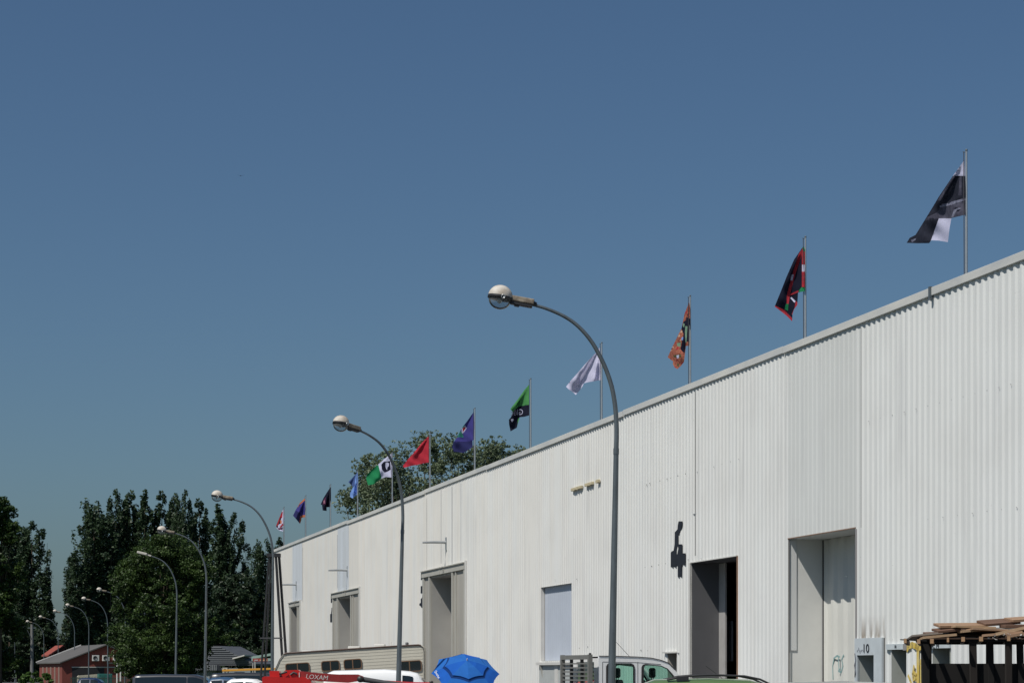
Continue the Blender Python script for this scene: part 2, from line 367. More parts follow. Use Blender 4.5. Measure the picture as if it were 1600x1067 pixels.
# door behind numeral 4: charcoal jamb, half open, dark inside
e, W, H = recess('loading_door', 'd4', .78, M_dkjamb, None, 'dark doorway standing open')
b = MB(); b.box(W-.46, W+.03, -.84, -.78, 0, H, bev=.01); b.build('door_leaf', mat('leaf_edge', (.38, .37, .36), .6, noise=.15), e)
b = MB(); b.box(-.045, .0, -.1, .012, 0, H+.02); b.build('trim', M_rust, e)
b = MB(); b.box(W, W+.12, -.04, .02, 0, H+.02); b.box(-.05, W-.001, -.04, .012, H, H+.025); b.build('frame', M_trim, e)
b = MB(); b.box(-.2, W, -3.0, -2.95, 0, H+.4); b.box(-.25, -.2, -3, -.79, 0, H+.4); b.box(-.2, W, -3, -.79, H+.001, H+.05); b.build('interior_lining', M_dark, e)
b = MB(); b.box(3.85, 4.5, -1.25, -1.2, 1.95, 3.0); b.build('interior_panel', mat('inner_board', (.4, .45, .5), .7), e)
# the big white doorway
e, W, H = recess('loading_door', 'd5', .86, mat('jamb_white', (.70, .70, .67), .6, noise=.1, nscale=.8), None, 'tall white recessed doorway with ribbed door')
b = MB(); corr(b, 0, W-.02, 0, H, -.86, .05, .60); b.build('door_leaf', mat('door_ribbed', (.60, .60, .56), .6, noise=.08, nscale=1), e, fix=False)
b = MB(); b.box(W-.04, W-.0, -.855, -.845, 0, H-.02); b.box(W-.012, W-.002, -.855, -.20, 0, .01); b.build('gap', M_dark, e)
b = MB(); b.box(W-.022, W-.004, -.21, -.02, 2.15, H-.02, bev=.004); b.build('cover_box', mat('cover', (.62, .63, .62), .5), e)
b = MB(); b.box(W-.010, W-.002, -.218, -.211, 2.15, H-.05); b.build('gap', M_seam2, e)
b = MB(); b.box(-.075, -.0, -.08, .012, 2.3, H-.02); b.build('trim', mat('grey_trim', (.25, .24, .24), .6), e)
b = MB(); b.box(0, W, -.02, .006, H-.0, H+.02); b.build('edge_flashing', M_rust, e)
# blue-grey panel and ledge with brackets
e, W, H = recess('shutter', 'pan', .13, M_trim, None)
b = MB(); corr(b, 0, W, 0, H, -.13, .012, .25); b.build('shutter_sheet', M_bluegrey, e, fix=False)
b = MB(); b.box(-2.6, W+.15, -.02, .13, -.14, -.05); b.build('ledge', M_trim, e)
b = MB(); b.box(-2.6, W+.1, -.02, .03, -2.0, -.14); b.build('lower_panel', mat('lower_grey', (.44, .46, .45), .6, noise=.12), e)
for q in (W-.35, .9, -.6, -1.9):
    b = MB(); b.prism([(.03, -.14), (.12, -.14), (.03, -.55)], q, q+.05, 'x'); b.build('bracket', M_greige, e)
b = MB(); b.box(1.5, 1.9, .02, .05, -2, -.14); b.build('trim', M_trim, e)
b = MB(); b.box(-1.0, -.9, .02, .05, -2, -.14); b.build('trim', M_trim, e)
# small window
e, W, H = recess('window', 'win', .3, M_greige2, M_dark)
b = MB(); b.box(-.05, W+.3, -.02, .06, H, H+.04); b.build('lintel', M_trim, e)
b = MB(); b.box(.0, W*.45, -.22, -.18, 0, H*.6); b.build('board', mat('rust_board', (.22, .09, .05), .8, noise=.3, nscale=6), e)
# staff doors
def staff(key, xa, xb, ytop, lab, back=None):
    e, W, H = recess('staff_door', key, .42, mat('staff_jamb', (.40, .42, .39), .6, noise=.1), back or M_bluegrey, lab)
    x0, x1, z0, z1 = O[key]; A = lx(xb)-x0; B_ = lx(xa)-x0; T = wH(xa, ytop); b = MB()
    b.box(A, B_, -.03, .035, H, T); return e, b, W, H, A, B_, T
e, b, W, H, A, B_, T = staff('p1', 1337.5, 1380, 997, 'pale blue staff door with painted number ten above')
b.box(A, 0, -.03, .035, 0, H); b.box(W, B_, -.03, .035, 0, H); b.build('surround', M_palegrey, e)
b = MB(); b.box(.02, W-.1, -.41, -.39, 0, .9); b.build('kick_panel', M_trim, e)
def wall_text(s, x, y, size, parent, m, sx=1, yo=.045, px0=0):
    me = text_mesh(s, size, .004, 0, sx); o = link('lettering', me, parent, [m]); o.rotation_euler = (R(90), 0, pi); o.location = (lx(x)-px0, yo, wH(x, y)); return o
x0 = O['p1'][0]
wall_text('10', 1355.8, 1013, .26, e, M_black, 1.45, px0=x0)
b = MB()   # faint scribble left of the number
for i in range(5):
    q = lx(1342)-x0-.07*i; z = wH(1346, 1018)+.03*sin(i*2.1); b.tube([(q, .04, z), (q-.02, .04, z+.045+.03*sin(i)), (q-.05, .04, z-.01)], .004, 5)
b.tube([(lx(1338.5)-x0, .04, 2.05), (lx(1340)-x0, .04, 1.9), (lx(1338)-x0, .04, 1.8), (lx(1340)-x0, .04, 1.65), (lx(1338.6)-x0, .04, 1.55), (lx(1339.8)-x0, .04, 1.9)], .012, 5)
b.build('scribble', mat('marker', (.12, .13, .16), .6), e)
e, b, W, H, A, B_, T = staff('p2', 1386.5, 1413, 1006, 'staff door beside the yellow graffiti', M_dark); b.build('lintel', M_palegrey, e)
b = MB(); b.box(A-.15, A, -.03, .03, H-.02, T); b.build('trim', mat('grey_trim', (.25, .24, .24)), e)
wall_text('10', 1402, 1010, .1, e, M_black, 1, px0=O['p2'][0])
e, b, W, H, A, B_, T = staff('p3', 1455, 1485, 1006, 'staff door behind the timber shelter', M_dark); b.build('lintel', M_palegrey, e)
wall_text('OC M', 1463, 1009, .13, e, M_black, 1.3, px0=O['p3'][0])
# graffiti
def stroke(parent, pts, wd, m, name='graffiti', yo=.012):
    b = MB()
    for pl in pts:
        Ld = LW-(yo if yo < -.5 else 0); zq = lambda x: F*Ld/cos(TH)/(x+50)
        P3 = [Vector(((zq(x)-Ld*sin(TH))/cos(TH)-S0, yo, EYE+(HY-y)*zq(x)/F)) for x, y in pl]
        for p, q in zip(P3, P3[1:]):
            t = (q-p); 
            if t.length < 1e-5: continue
            t.normalize(); n = Vector((-t.z, 0, t.x))*wd/2
            b.face([p-n-t*wd*.3, q-n+t*wd*.3, q+n+t*wd*.3, p+n-t*wd*.3])
    return b.build(name, m, parent, fix=False)
M_yel = mat('yellow_spray', (.60, .42, .06), .6, col2=(.62, .50, .20), nscale=6)
stroke(bld, [[(1418, 1014), (1420, 1009), (1426, 1007), (1432, 1009), (1435, 1013)], [(1437, 1011), (1443, 1009)], [(1435, 1009), (1435, 1064)], [(1439, 1034), (1443, 1034)]], .12, M_yel)
stroke(bld, [[(1420, 1055), (1423, 1062), (1425, 1067)], [(1428, 1062), (1427, 1052), (1429, 1040)], [(1428, 1056), (1432, 1062), (1433, 1054), (1429, 1050)]], .07, M_yel, yo=.014)
b = MB(); b.box(lx(1443.5), lx(1438.5), -.02, .016, .2, wH(1441, 1039)); b.box(lx(1443), lx(1438.8), -.02, .016, wH(1441, 1036.5), wH(1441, 1031)); b.build('graffiti', M_yel, bld)
M_grn = mat('green_spray', (.22, .36, .36), .6)
stroke(bld, [[(1301.5, 1060), (1301, 1040), (1303, 1028), (1308, 1024), (1312, 1026)], [(1310, 1026), (1311, 1048), (1314, 1050), (1317, 1040), (1315, 1030), (1318, 1023)], [(1310, 1048), (1313, 1044)]], .045, M_grn, yo=-.855)
# painted numerals (blocky, on thin plates)
def numeral(name, polys, lab):
    b = MB()
    for pl in polys: b.prism([(lx(x), wH(x, y)) for x, y in pl], -.01, .005, 'y')
    o = b.build(name, M_black, bld); tag(o, lab); return o
z = lambda X, Y: (880+X/6.277, 740+Y/6.277)
numeral('painted_numeral', [[z(*p) for p in pl] for pl in (
    [(1133, 465), (1168, 465), (1166, 500), (1150, 575), (1128, 590), (1128, 690), (1110, 780), (1112, 912), (1056, 914), (1056, 775), (1064, 760), (1084, 752), (1094, 690), (1096, 572), (1122, 545), (1126, 500)],
    [(1124, 690), (1165, 690), (1165, 778), (1198, 778), (1197, 893), (1162, 895), (1161, 1010), (1125, 1010), (1125, 905), (1108, 905), (1108, 780), (1120, 790), (1130, 735)])], 'black blocky numeral four')
z3 = lambda X, Y: (640+X/4.85, 820+Y/4.85)
numeral('painted_numeral', [[z3(*p) for p in pl] for pl in ([(87, 355), (102, 352), (102, 412), (86, 412)], [(85, 462), (102, 460), (102, 515), (84, 515)], [(97, 355), (102, 355), (102, 520), (97, 520)],
    [(98, 515), (102, 515), (102, 555), (95, 555)], [(85, 560), (98, 545), (102, 560), (101, 620), (92, 628), (84, 612), (73, 605), (78, 590), (85, 590)])], 'black blocky numeral beside the nearest grey portal')
z2 = lambda X, Y: (420+X/5.93, 840+Y/5.93)
numeral('painted_numeral', [[z2(*p) for p in pl] for pl in ([(577, 518), (593, 513), (593, 560), (585, 600), (575, 600), (575, 545)], [(588, 560), (593, 560), (593, 650), (588, 650)], [(582, 648), (593, 640), (593, 680), (580, 690)],
    [(569, 705), (592, 700), (592, 780), (569, 780)], [(580, 680), (587, 680), (584, 705), (576, 705)])], 'black blocky numeral beside the middle grey portal')
numeral('painted_numeral', [[z2(*p) for p in pl] for pl in ([(190, 605), (200, 600), (198, 650), (190, 652)], [(191, 650), (195, 650), (195, 835), (191, 835)], [(196, 597), (262, 580), (262, 588), (200, 606)])], 'black numeral one by the far portal')
# bare steel arms over the portals
for x, y in ((697.5, 847), (543, 890.5), (463.3, 913)):
    zc = wH(x, y); b = MB(); b.box(lx(x)-.09, lx(x)+.09, -.02, .03, zc-.3, zc+.2); b.tube([(lx(x), .0, zc), (lx(x), .45, zc+.0), (lx(x), .95, zc-.02)], [.06, .05, .035], 8)
    b.build('bracket', M_pole, bld)
    b = MB(); b.prism([(0, 0), (.12, -.05), (0, -.3)], lx(x)+.25-.02, lx(x)+.25+.02, 'x', M=Matrix.Translation((0, 0, zc-1.0)) @ Matrix.Identity(4)); b.build('cleat', M_greige2, bld)
# yellow foam strips left from an old sign
M_foam = mat('yellow_foam', (.55, .48, .32), .8, noise=.2, nscale=8)
for pl in ([(95, 158), (195, 130)], [(230, 112), (305, 92)], [(340, 75), (362, 72)]):
    (xa, ya), (xb, yb) = [z(*p) for p in pl]; zc = wH(xa, ya); b = MB()
    b.box(lx(xb), lx(xa), .0, .075, zc-.045, zc+.045, bev=.01)
    for q in range(1, 3): b.box(lx(xa)+(lx(xb)-lx(xa))*q/3-.03, lx(xa)+(lx(xb)-lx(xa))*q/3+.05, .0, .09, zc-.06, zc+.02)
    b.build('sign_remnant', M_foam, bld)

# ---------------------------------------------------------------- flagpoles and flags
M_rope = mat('halyard', (.05, .05, .06), .8)
POLES = [(1510, 236), (1258.5, 371), (1078.5, 463), (940.3, 536), (829.3, 592), (742, 638), (672, 676), (613, 707), (559, 735), (516.7, 757), (478, 774), (444, 792)]
FL = [ # name-less description, zoom origin, scale, outline, base material, paint, fold
 ('dark grey and white', (1390, 220), 4.448, [(521, 133), (526, 300), (527, 515), (480, 526), (430, 538), (418, 600), (405, 705), (340, 694), (290, 692), (275, 712), (190, 713), (118, 710), (140, 675), (180, 655), (245, 550), (300, 460), (345, 385), (440, 245)],
  'charcoal', [('lilac', [(524, 125), (435, 245), (530, 245)]), ('lilac', [(342, 540), (432, 535), (425, 600), (405, 710), (340, 700), (286, 697)]), ('smoke', [(345, 455), (430, 425), (525, 398), (530, 412), (440, 445), (350, 463)]),
   ('ash', [(350, 463), (440, 447), (530, 415), (530, 520), (430, 540), (342, 540), (245, 556), (262, 530), (330, 500)]), ('smoke', [(430, 532), (445, 480), (480, 465), (500, 470), (455, 500), (445, 530)]),
   ('smoke', [(360, 440), (400, 436), (400, 444), (365, 450)]), ('ash', [(440, 250), (455, 250), (350, 420), (335, 412)]), ('ash', [(486, 250), (500, 250), (500, 380), (478, 380)]), ('smoke', [(150, 690), (185, 678), (180, 690), (155, 706)])]),
 ('black with red edging', (1180, 360), 5.925, [(447, 145), (457, 170), (456, 360), (456, 562), (397, 575), (390, 690), (360, 730), (345, 775), (342, 842), (290, 790), (240, 750), (180, 705), (235, 570), (290, 430), (360, 270)],
  'ink', [('crimson', [(432, 195), (460, 185), (460, 525), (432, 525)]), ('lilac', [(433, 318), (459, 318), (459, 382), (433, 382)]), ('flaggreen', [(436, 150), (460, 145), (460, 200), (436, 185)]), ('flaggreen', [(405, 556), (430, 525), (459, 525), (459, 568), (402, 570)]),
   ('crimson', [(300, 597), (400, 555), (402, 573), (318, 605)]), ('crimson', [(440, 165), (405, 215), (350, 390), (293, 600), (290, 680), (310, 680), (322, 590), (375, 395), (440, 200)]), ('lilac', [(339, 408), (357, 410), (344, 467), (326, 462)]),
   ('flaggreen', [(284, 680), (308, 680), (303, 745), (270, 728)]), ('crimson', [(175, 693), (262, 730), (345, 815), (345, 850), (240, 760), (175, 715)]), ('lilac', [(325, 627), (336, 617), (374, 655), (364, 670)]), ('crimson', [(374, 655), (395, 668), (388, 705), (350, 790), (338, 775), (365, 715)])]),
 ('orange red patterned', (1020, 450), 6.67, [(378, 150), (387, 220), (392, 400), (389, 600), (345, 604), (335, 690), (325, 770), (290, 815), (255, 845), (225, 825), (208, 790), (212, 765), (155, 722), (200, 620), (250, 520), (300, 420), (330, 270)],
  'ember', [('ink', [(320, 350), (345, 335), (350, 300), (392, 320), (395, 555), (345, 560), (330, 680), (288, 640), (320, 480), (298, 425)]), ('sage', [(316, 365), (332, 375), (326, 412), (314, 400)]), ('sage', [(340, 395), (362, 400), (356, 470), (350, 570), (340, 570), (335, 450)]),
   ('sage', [(250, 575), (292, 565), (288, 612), (255, 604)]), ('olive', [(212, 700), (298, 692), (295, 725), (220, 722)]), ('lilac', [(246, 702), (272, 697), (272, 728), (252, 736)]), ('sky', [(300, 515), (318, 510), (312, 545), (298, 540)]), ('olive', [(250, 790), (275, 785), (270, 820), (255, 815)])]),
 ('plain white', (870, 520), 7.11, [(485, 150), (492, 300), (497, 430), (495, 528), (455, 528), (415, 537), (360, 545), (300, 560), (288, 592), (250, 645), (210, 688), (185, 665), (130, 625), (103, 598), (150, 535), (200, 480), (330, 330), (450, 205)],
  'lilacprint', []),
 ('green and black', (680, 570), 6.67, [(978, 205), (983, 300), (984, 420), (982, 525), (930, 540), (880, 545), (865, 600), (850, 655), (785, 692), (770, 620), (768, 570), (790, 545), (808, 490), (782, 460), (820, 410), (860, 360), (930, 260)],
  'lime', [('ink', [(822, 475), (870, 432), (990, 413), (990, 530), (880, 548), (862, 556), (860, 610), (850, 660), (785, 700), (760, 640), (765, 570), (790, 545), (812, 490)]), ('lilac', [(787, 568), (812, 560), (820, 575), (806, 586), (800, 597), (795, 585)]), ('forest', [(850, 400), (885, 360), (883, 415), (845, 425)])]),
 ('violet blue with green and red emblem', (680, 570), 6.67, [(403, 487), (407, 600), (404, 775), (388, 790), (391, 855), (340, 890), (290, 918), (235, 906), (195, 905), (178, 860), (187, 810), (225, 760), (260, 690), (290, 640), (330, 590)],
  'violet', [('navy', [(180, 800), (240, 797), (330, 800), (395, 788), (395, 860), (290, 925), (195, 915), (170, 860)]), ('teal', [(222, 755), (250, 705), (268, 690), (285, 720), (298, 755), (240, 752)]), ('lilac', [(276, 660), (312, 632), (328, 660), (290, 716), (276, 706)]), ('crimson', [(284, 660), (310, 643), (318, 662), (290, 700)]), ('teal', [(285, 650), (300, 620), (312, 632), (280, 665)])]),
 ('plain red', (500, 640), 5.93, [(1005, 245), (1011, 350), (1008, 488), (950, 497), (900, 510), (840, 520), (780, 537), (768, 520), (810, 465), (860, 410), (940, 310)], 'scarlet', []),
 ('white and green with a dark blot', (500, 640), 5.93, [(665, 402), (669, 500), (665, 628), (610, 622), (565, 640), (500, 688), (445, 700), (428, 640), (435, 600), (485, 550), (540, 505), (610, 445)],
  'lilac', [('flaggreen', [(420, 590), (540, 507), (570, 632), (500, 695), (440, 710), (420, 640)]), ('ink', [(568, 508), (590, 482), (612, 480), (650, 473), (655, 555), (630, 570), (600, 582), (574, 555)]), ('lilac', [(607, 490), (622, 486), (640, 496), (638, 520), (624, 535), (622, 558), (612, 545), (605, 520)])]),
 ('pale and dark blue', (500, 640), 5.93, [(347, 578), (353, 650), (351, 780), (325, 800), (300, 820), (278, 805), (280, 770), (300, 730), (305, 715), (285, 690), (262, 668), (310, 620)],
  'sky', [('denim', [(255, 668), (338, 585), (325, 650), (322, 700), (303, 722)]), ('cobalt', [(330, 690), (356, 660), (354, 778), (310, 770), (312, 740)])]),
 ('near-black navy with pink lettering', (420, 740), 8.2, [(793, 165), (797, 300), (788, 425), (740, 428), (742, 475), (715, 472), (690, 468), (682, 400), (665, 390), (700, 310), (750, 230)],
  'ink', [('plum', [(697, 345), (722, 300), (730, 300), (728, 400), (690, 392)]), ('rose', [(704, 345), (714, 335), (714, 378), (704, 380)])]),
 ('dark violet with orange edges', (420, 740), 8.2, [(466, 308), (469, 450), (465, 555), (420, 562), (415, 600), (400, 640), (350, 580), (310, 535), (340, 470), (370, 420), (400, 370)],
  'violet', [('tangerine', [(470, 300), (395, 368), (365, 425), (375, 425), (400, 392), (470, 335)]), ('tangerine', [(402, 545), (425, 530), (470, 525), (470, 560), (420, 565), (412, 615), (400, 645), (392, 615)]), ('navy', [(310, 535), (350, 470), (400, 500), (392, 625), (350, 585)])]),
 ('white with red and black figures', (420, 740), 8.2, [(190, 445), (196, 550), (188, 680), (182, 740), (130, 722), (95, 690), (93, 665), (120, 600), (165, 490)],
  'lilac', [('crimson', [(160, 490), (180, 485), (172, 560), (140, 590), (130, 650), (90, 680), (85, 650)]), ('ink', [(150, 555), (160, 550), (150, 640), (120, 650)]), ('tangerine', [(145, 590), (165, 600), (165, 640), (145, 635)]), ('crimson', [(140, 680), (180, 630), (186, 655), (150, 695)]), ('plum', [(108, 695), (180, 690), (178, 712), (130, 718)]), ('ink', [(95, 670), (118, 660), (118, 690), (100, 692)])]),
]
rr = random.Random(21); fo = FL[2][3]
for k in range(46):
    cx_, cy_ = rr.uniform(160, 390), rr.uniform(170, 840)
    if inside((cx_, cy_), fo) and not (300 < cx_ and 330 < cy_ < 600):
        w_, h_ = rr.uniform(6, 17), rr.uniform(4, 12); a_ = rr.uniform(-.7, .3)
        FL[2][5].insert(0, (rr.choice(['cream', 'crimson', 'crimson', 'brick', 'cream']), [(cx_+w_*cos(q+a_), cy_+h_*sin(q+a_)-w_*cos(q)*.5) for q in (0, 1.3, 2.4, 3.6, 5)]))
CLO = dict(cream=((.60, .42, .30), None), brick=((.16, .02, .03), None), charcoal=((.030, .033, .050), (.020, .022, .034)), lilac=((.60, .60, .78), None), smoke=((.30, .31, .40), (.10, .10, .15)), ash=((.10, .10, .14), (.055, .055, .08)), ink=((.013, .014, .030), None), crimson=((.42, .035, .05), None),
           flaggreen=((.02, .22, .085), None), ember=((.50, .20, .12), (.17, .025, .03)), sage=((.22, .36, .25), None), olive=((.10, .10, .05), None), sky=((.22, .38, .78), (.16, .28, .62)), lilacprint=((.66, .65, .82), (.54, .53, .70)), lime=((.085, .30, .095), None),
           forest=((.04, .20, .05), None), violet=((.060, .055, .24), None), navy=((.030, .032, .12), None), teal=((.05, .25, .20), None), scarlet=((.50, .035, .055), None), denim=((.08, .13, .32), None), cobalt=((.10, .20, .60), None),
           plum=((.10, .03, .07), None), rose=((.5, .25, .3), None), tangerine=((.60, .19, .09), None))
where = ['nearest the camera, rightmost on the roof', 'second from the right on the roof', 'third from the right on the roof', 'behind the tallest street lamp', 'over the roof left of the white flag', 'over the treetops left of the green one',
         'in front of the treetops beside the lamp arm', 'just left of the second street lamp', 'left of the green and white flag', 'above the roof between blue and violet flags', 'second from the far end of the roof', 'at the far left end of the roof']
def make_pole(Z, x, ytop):
    base = px(x, 1050, Z); e = empty('flagpole', (base.x, Z, BH+.02)); h = EYE+(HY-ytop)*Z/F-BH
    b = MB(); b.tube([(0, 0, -.3), (0, 0, h*.5), (0, 0, h)], [.029, .025, .020], 12); b.build('shaft', M_pole, e)
    b = MB(); b.lathe([(.0, h+.015), (.02, h+.012), (.024, h+.0), (.022, h-.03)], 12); b.tube([(0, 0, h-.05), (-.07, 0, h-.04)], .008, 6); b.build('cap', M_galv, e)
    b = MB(); b.tube([(-.05, 0, h-.05), (-.045, -.01, .1)], .009, 5); b.build('halyard', M_rope, e)
    return e
for i, ((x, yt), f) in enumerate(zip(POLES, FL)):
    Z = wZ(x)+.7
    e = make_pole(Z, x, yt); tag(e, 'slim grey flagpole carrying the %s flag' % f[0] + (', rightmost on the roof' if i == 0 else ''), 'flagpole', 'flagpoles along the warehouse roof')
    desc, org, sc, outline, basem, paint = f
    def tr(p): q = px(org[0]+p[0]/sc, org[1]+p[1]/sc, Z); return (q.x, q.z)
    top = tr(outline[0]); anchor = Vector((px(x, 0, Z).x-.035, Z, top[1]))
    P2 = lambda p: (tr(p)[0]-anchor.x, tr(p)[1]-anchor.z)
    ol = [P2(p) for p in outline]
    # densify + interior grid
    pts = []; edges = []
    def addloop(pl, step=.04):
        i0 = len(pts)
        for a, c in zip(pl, pl[1:]+pl[:1]):
            n = max(1, int(math.hypot(c[0]-a[0], c[1]-a[1])/step))
            for k in range(n): pts.append(Vector((a[0]+(c[0]-a[0])*k/n, a[1]+(c[1]-a[1])*k/n)))
        m_ = len(pts)-i0
        for k in range(m_): edges.append((i0+k, i0+(k+1) % m_))
    addloop(ol)
    pp = [(m, [P2(p) for p in pl]) for m, pl in paint]
    for m, pl in pp: addloop(pl, .08)
    xs = [p[0] for p in ol]; ys = [p[1] for p in ol]; g = .035
    gx = min(xs)
    while gx < max(xs):
        gy = min(ys)
        while gy < max(ys):
            q = (gx+random.uniform(-.3, .3)*g, gy+random.uniform(-.3, .3)*g)
            if inside(q, ol): pts.append(Vector(q))
            gy += g
        gx += g
    vc, ec, fc, *_ = delaunay_2d_cdt(pts, edges, [], 0, 1e-5)
    names = [basem]+[m for m, _ in pp]; mats = [cloth_mat('cloth_'+n, CLO[n][0], CLO[n][1], 16 if n == 'ember' else 9) for n in names]
    rnd = random.Random(i+5); ph = rnd.uniform(0, 6); kk = rnd.uniform(11, 15); k2 = rnd.uniform(5, 8)
    def disp(u, v):
        r = math.hypot(u, v+.02); a = math.atan2(-u, -v+.02) if r > .02 else 0
        return min(r, 1.3)*(.085*sin(kk*a+ph)+.05*sin(k2*a*2.3+ph*2+u*3)+.012*sin(v*13+u*9))*min(1, abs(u)*8+.1)
    KF = -2.3
    vs = [(p.x, 2.8*disp(p.x, p.y)+KF*p.x, p.y) for p in vc]
    fs = []; mi = []
    for fcc in fc:
        cx = sum(vc[k].x for k in fcc)/len(fcc); cy = sum(vc[k].y for k in fcc)/len(fcc)
        if not inside((cx, cy), ol): continue
        fs.append(tuple(fcc)); q = 0
        for n_, (m, pl) in enumerate(pp):
            if inside((cx, cy), pl): q = n_+1
        mi.append(q)
    # compensate the lean of the cloth so that it keeps its seen outline
    vs = [(xx*(1+yy/Z) + (anchor.x*yy/Z), yy, zz*(1+yy/Z)+(anchor.z-EYE)*yy/Z) for xx, yy, zz in vs]
    me = bpy.data.meshes.new('flag'); me.from_pydata(vs, [], fs)
    for m in mats: me.materials.append(m)
    me.polygons.foreach_set('material_index', mi); me.polygons.foreach_set('use_smooth', [True]*len(fs)); me.update()
    fe = empty('flag', anchor, 0, '%s flag %s' % (desc, where[i]), 'flag', 'flags flying along the warehouse roof')
    o = bpy.data.objects.new('cloth', me); C.objects.link(o); o.parent = fe
    if i == 4:   # mirrored lettering seen from the back of the green and black flag
        t = text_mesh('Glüc', .27, .006, 0, 1.15)
        for v in t.vertices:
            u = -v.co.x*.72; vv = v.co.y; u0 = P2((852, 498)); uu = u0[0]+u; v2 = u0[1]+vv-u*.0+.08*u
            yy = 2.8*disp(uu, v2)+KF*uu-.05; zf = v.co.z
            v.co = Vector((uu*(1+yy/Z)+anchor.x*yy/Z, yy+zf, v2*(1+yy/Z)+(anchor.z-EYE)*yy/Z))
        lo = link('lettering', t, fe, [cloth_mat('cloth_lilac', CLO['lilac'][0])])

# ---------------------------------------------------------------- street lamps
def lamp(Z, xp, yh, flat=False, label='', lo=False):
    """local: arm goes to -x; pole foot at origin"""
    H = EYE+(HY-yh)*Z/F-(.17 if xp == 634 else 0); base = px(xp, 0, Z)
    la = R({965.5: 1.1, 634: 1.9, 427: .4, 323: .8, 277: .9}.get(xp, .4*sin(xp)))
    e = empty('street_lamp', (base.x-math.tan(la)*(H-1.2), Z, 0), TH, label, 'street lamp', 'curved street lamps along the road'); e.rotation_euler = (0, la, R(40) if xp == 634 else R(2))
    k = 1/78.4; n = 8 if lo else 14
    A = [(-134, -9.5), (-118, -13.5), (-102, -19), (-86, -26), (-71, -35), (-57, -47), (-43, -63), (-31, -82), (-19, -106), (-9, -134), (-3, -164), (0, -200), (0, -235)]
    C0 = [Vector((x*k, 0, H+y*k)) for x, y in A]; pts = []
    for q in range(len(C0)-1):
        p0, p1, p2, p3_ = C0[max(q-1, 0)], C0[q], C0[q+1], C0[min(q+2, len(C0)-1)]
        for t_ in (0, .33, .67): pts.append(.5*((2*p1)+(-p0+p2)*t_+(2*p0-5*p1+4*p2-p3_)*t_*t_+(-p0+3*p1-3*p2+p3_)*t_**3))
    pts.append(C0[-1])
    b = MB(); b.tube(pts, [.030+.020*i/(len(pts)-1) for i in range(len(pts))], n); b.build('arm', M_galv, e)
    z0 = pts[-1].z; b = MB(); b.tube([(0, 0, z0+.03), (0, 0, z0*.7), (0, 0, z0*.35), (0, 0, .25)], [.051, .062, .073, .083], n)
    b.lathe([(.105, .0), (.105, .35), (.088, .45)], n); b.box(-.18, .18, -.18, .18, 0, .03); b.build('pole', M_galv, e)
    b = MB(); b.tube([(0, 0, z0-.06), (0, 0, z0+.06)], .058, n); b.build('collar', M_galv, e)
    hd = Matrix.Translation((-186*k, 0, H)) @ Matrix.Rotation(R(9), 4, 'Y')
    if flat:
        b = MB(); b.box(-.28, .35, -.16, .16, -.0, .15, M=Matrix.Translation((-150*k-.35, 0, H-.02)) @ Matrix.Rotation(R(12), 4, 'Y'), bev=.03); b.box(.2, .62, -.06, .06, .0, .09, M=Matrix.Translation((-150*k-.35, 0, H-.02)) @ Matrix.Rotation(R(12), 4, 'Y')); b.build('lamp_housing', mat('cream_housing', (.5, .48, .42), .6), e)
        return e
    r = .245; q = [(r*cos(a), .03+r*.92*sin(a)) for a in [R(x) for x in range(0, 91, 9)]]
    b = MB(); b.lathe(q, 24, hd); b.build('dome', M_dome, e)
    b = MB(); b.lathe([(r+.004, .032), (r+.008, .0), (r+.004, -.03), (r-.03, -.03)], 24, hd); b.lathe([(.0, .0), (.19, .001)], 16, hd); b.build('rim', M_rubber, e)
    q = [(r*.92*cos(a), -.03-r*.80*sin(a)) for a in [R(x) for x in range(0, 91, 10)]]
    b = MB(); b.lathe(q, 24, hd); b.build('lens', M_lens, e)
    b = MB(); b.lathe([(.0, -.01), (.05, -.01), (.045, -.09), (.0, -.12)], 10, hd); b.build('bulb', mat('bulb', (.6, .6, .6), .3), e)
    b = MB(); b.box(.2, .68, -.085, .085, -.02, .09, M=hd, bev=.02); b.build('lamp_housing', M_house, e)
    b = MB(); b.box(.22, .66, -.07, .07, -.085, -.021, M=hd, bev=.012); b.box(.3, .4, -.05, .05, -.11, -.08, M=hd); b.tube([hd @ Vector((.66, 0, .01)), hd @ Vector((.74, 0, .0))], [.055, .04], 10)
    b.build('gear_tray', M_rubber, e)
    b = MB(); b.lathe([(.0, .0), (.03, .0), (.03, .02), (.042, .02), (.042, -.005)], 14, hd @ Matrix.Translation((.055, -.245, .0)) @ Matrix.Rotation(R(90), 4, 'X')); b.build('latch', M_pole, e)
    return e
M_lens = bpy.data.materials.new('clear_bowl'); M_lens.use_nodes = True
t = M_lens.node_tree; t.nodes.clear(); out = t.nodes.new('ShaderNodeOutputMaterial'); gl = t.nodes.new('ShaderNodeBsdfGlossy'); gl.inputs[1].default_value = .15
tp = t.nodes.new('ShaderNodeBsdfTransparent'); tp.inputs[0].default_value = (.80, .84, .86, 1); df = t.nodes.new('ShaderNodeBsdfDiffuse'); df.inputs[0].default_value = (.5, .5, .48, 1)
fr = t.nodes.new('ShaderNodeFresnel'); fr.inputs[0].default_value = 1.18; m1 = t.nodes.new('ShaderNodeMixShader'); m2 = t.nodes.new('ShaderNodeMixShader'); m2.inputs[0].default_value = .20
t.links.new(tp.outputs[0], m2.inputs[1]); t.links.new(df.outputs[0], m2.inputs[2]); t.links.new(fr.outputs[0], m1.inputs[0]); t.links.new(m2.outputs[0], m1.inputs[1]); t.links.new(gl.outputs[0], m1.inputs[2]); t.links.new(m1.outputs[0], out.inputs[0])
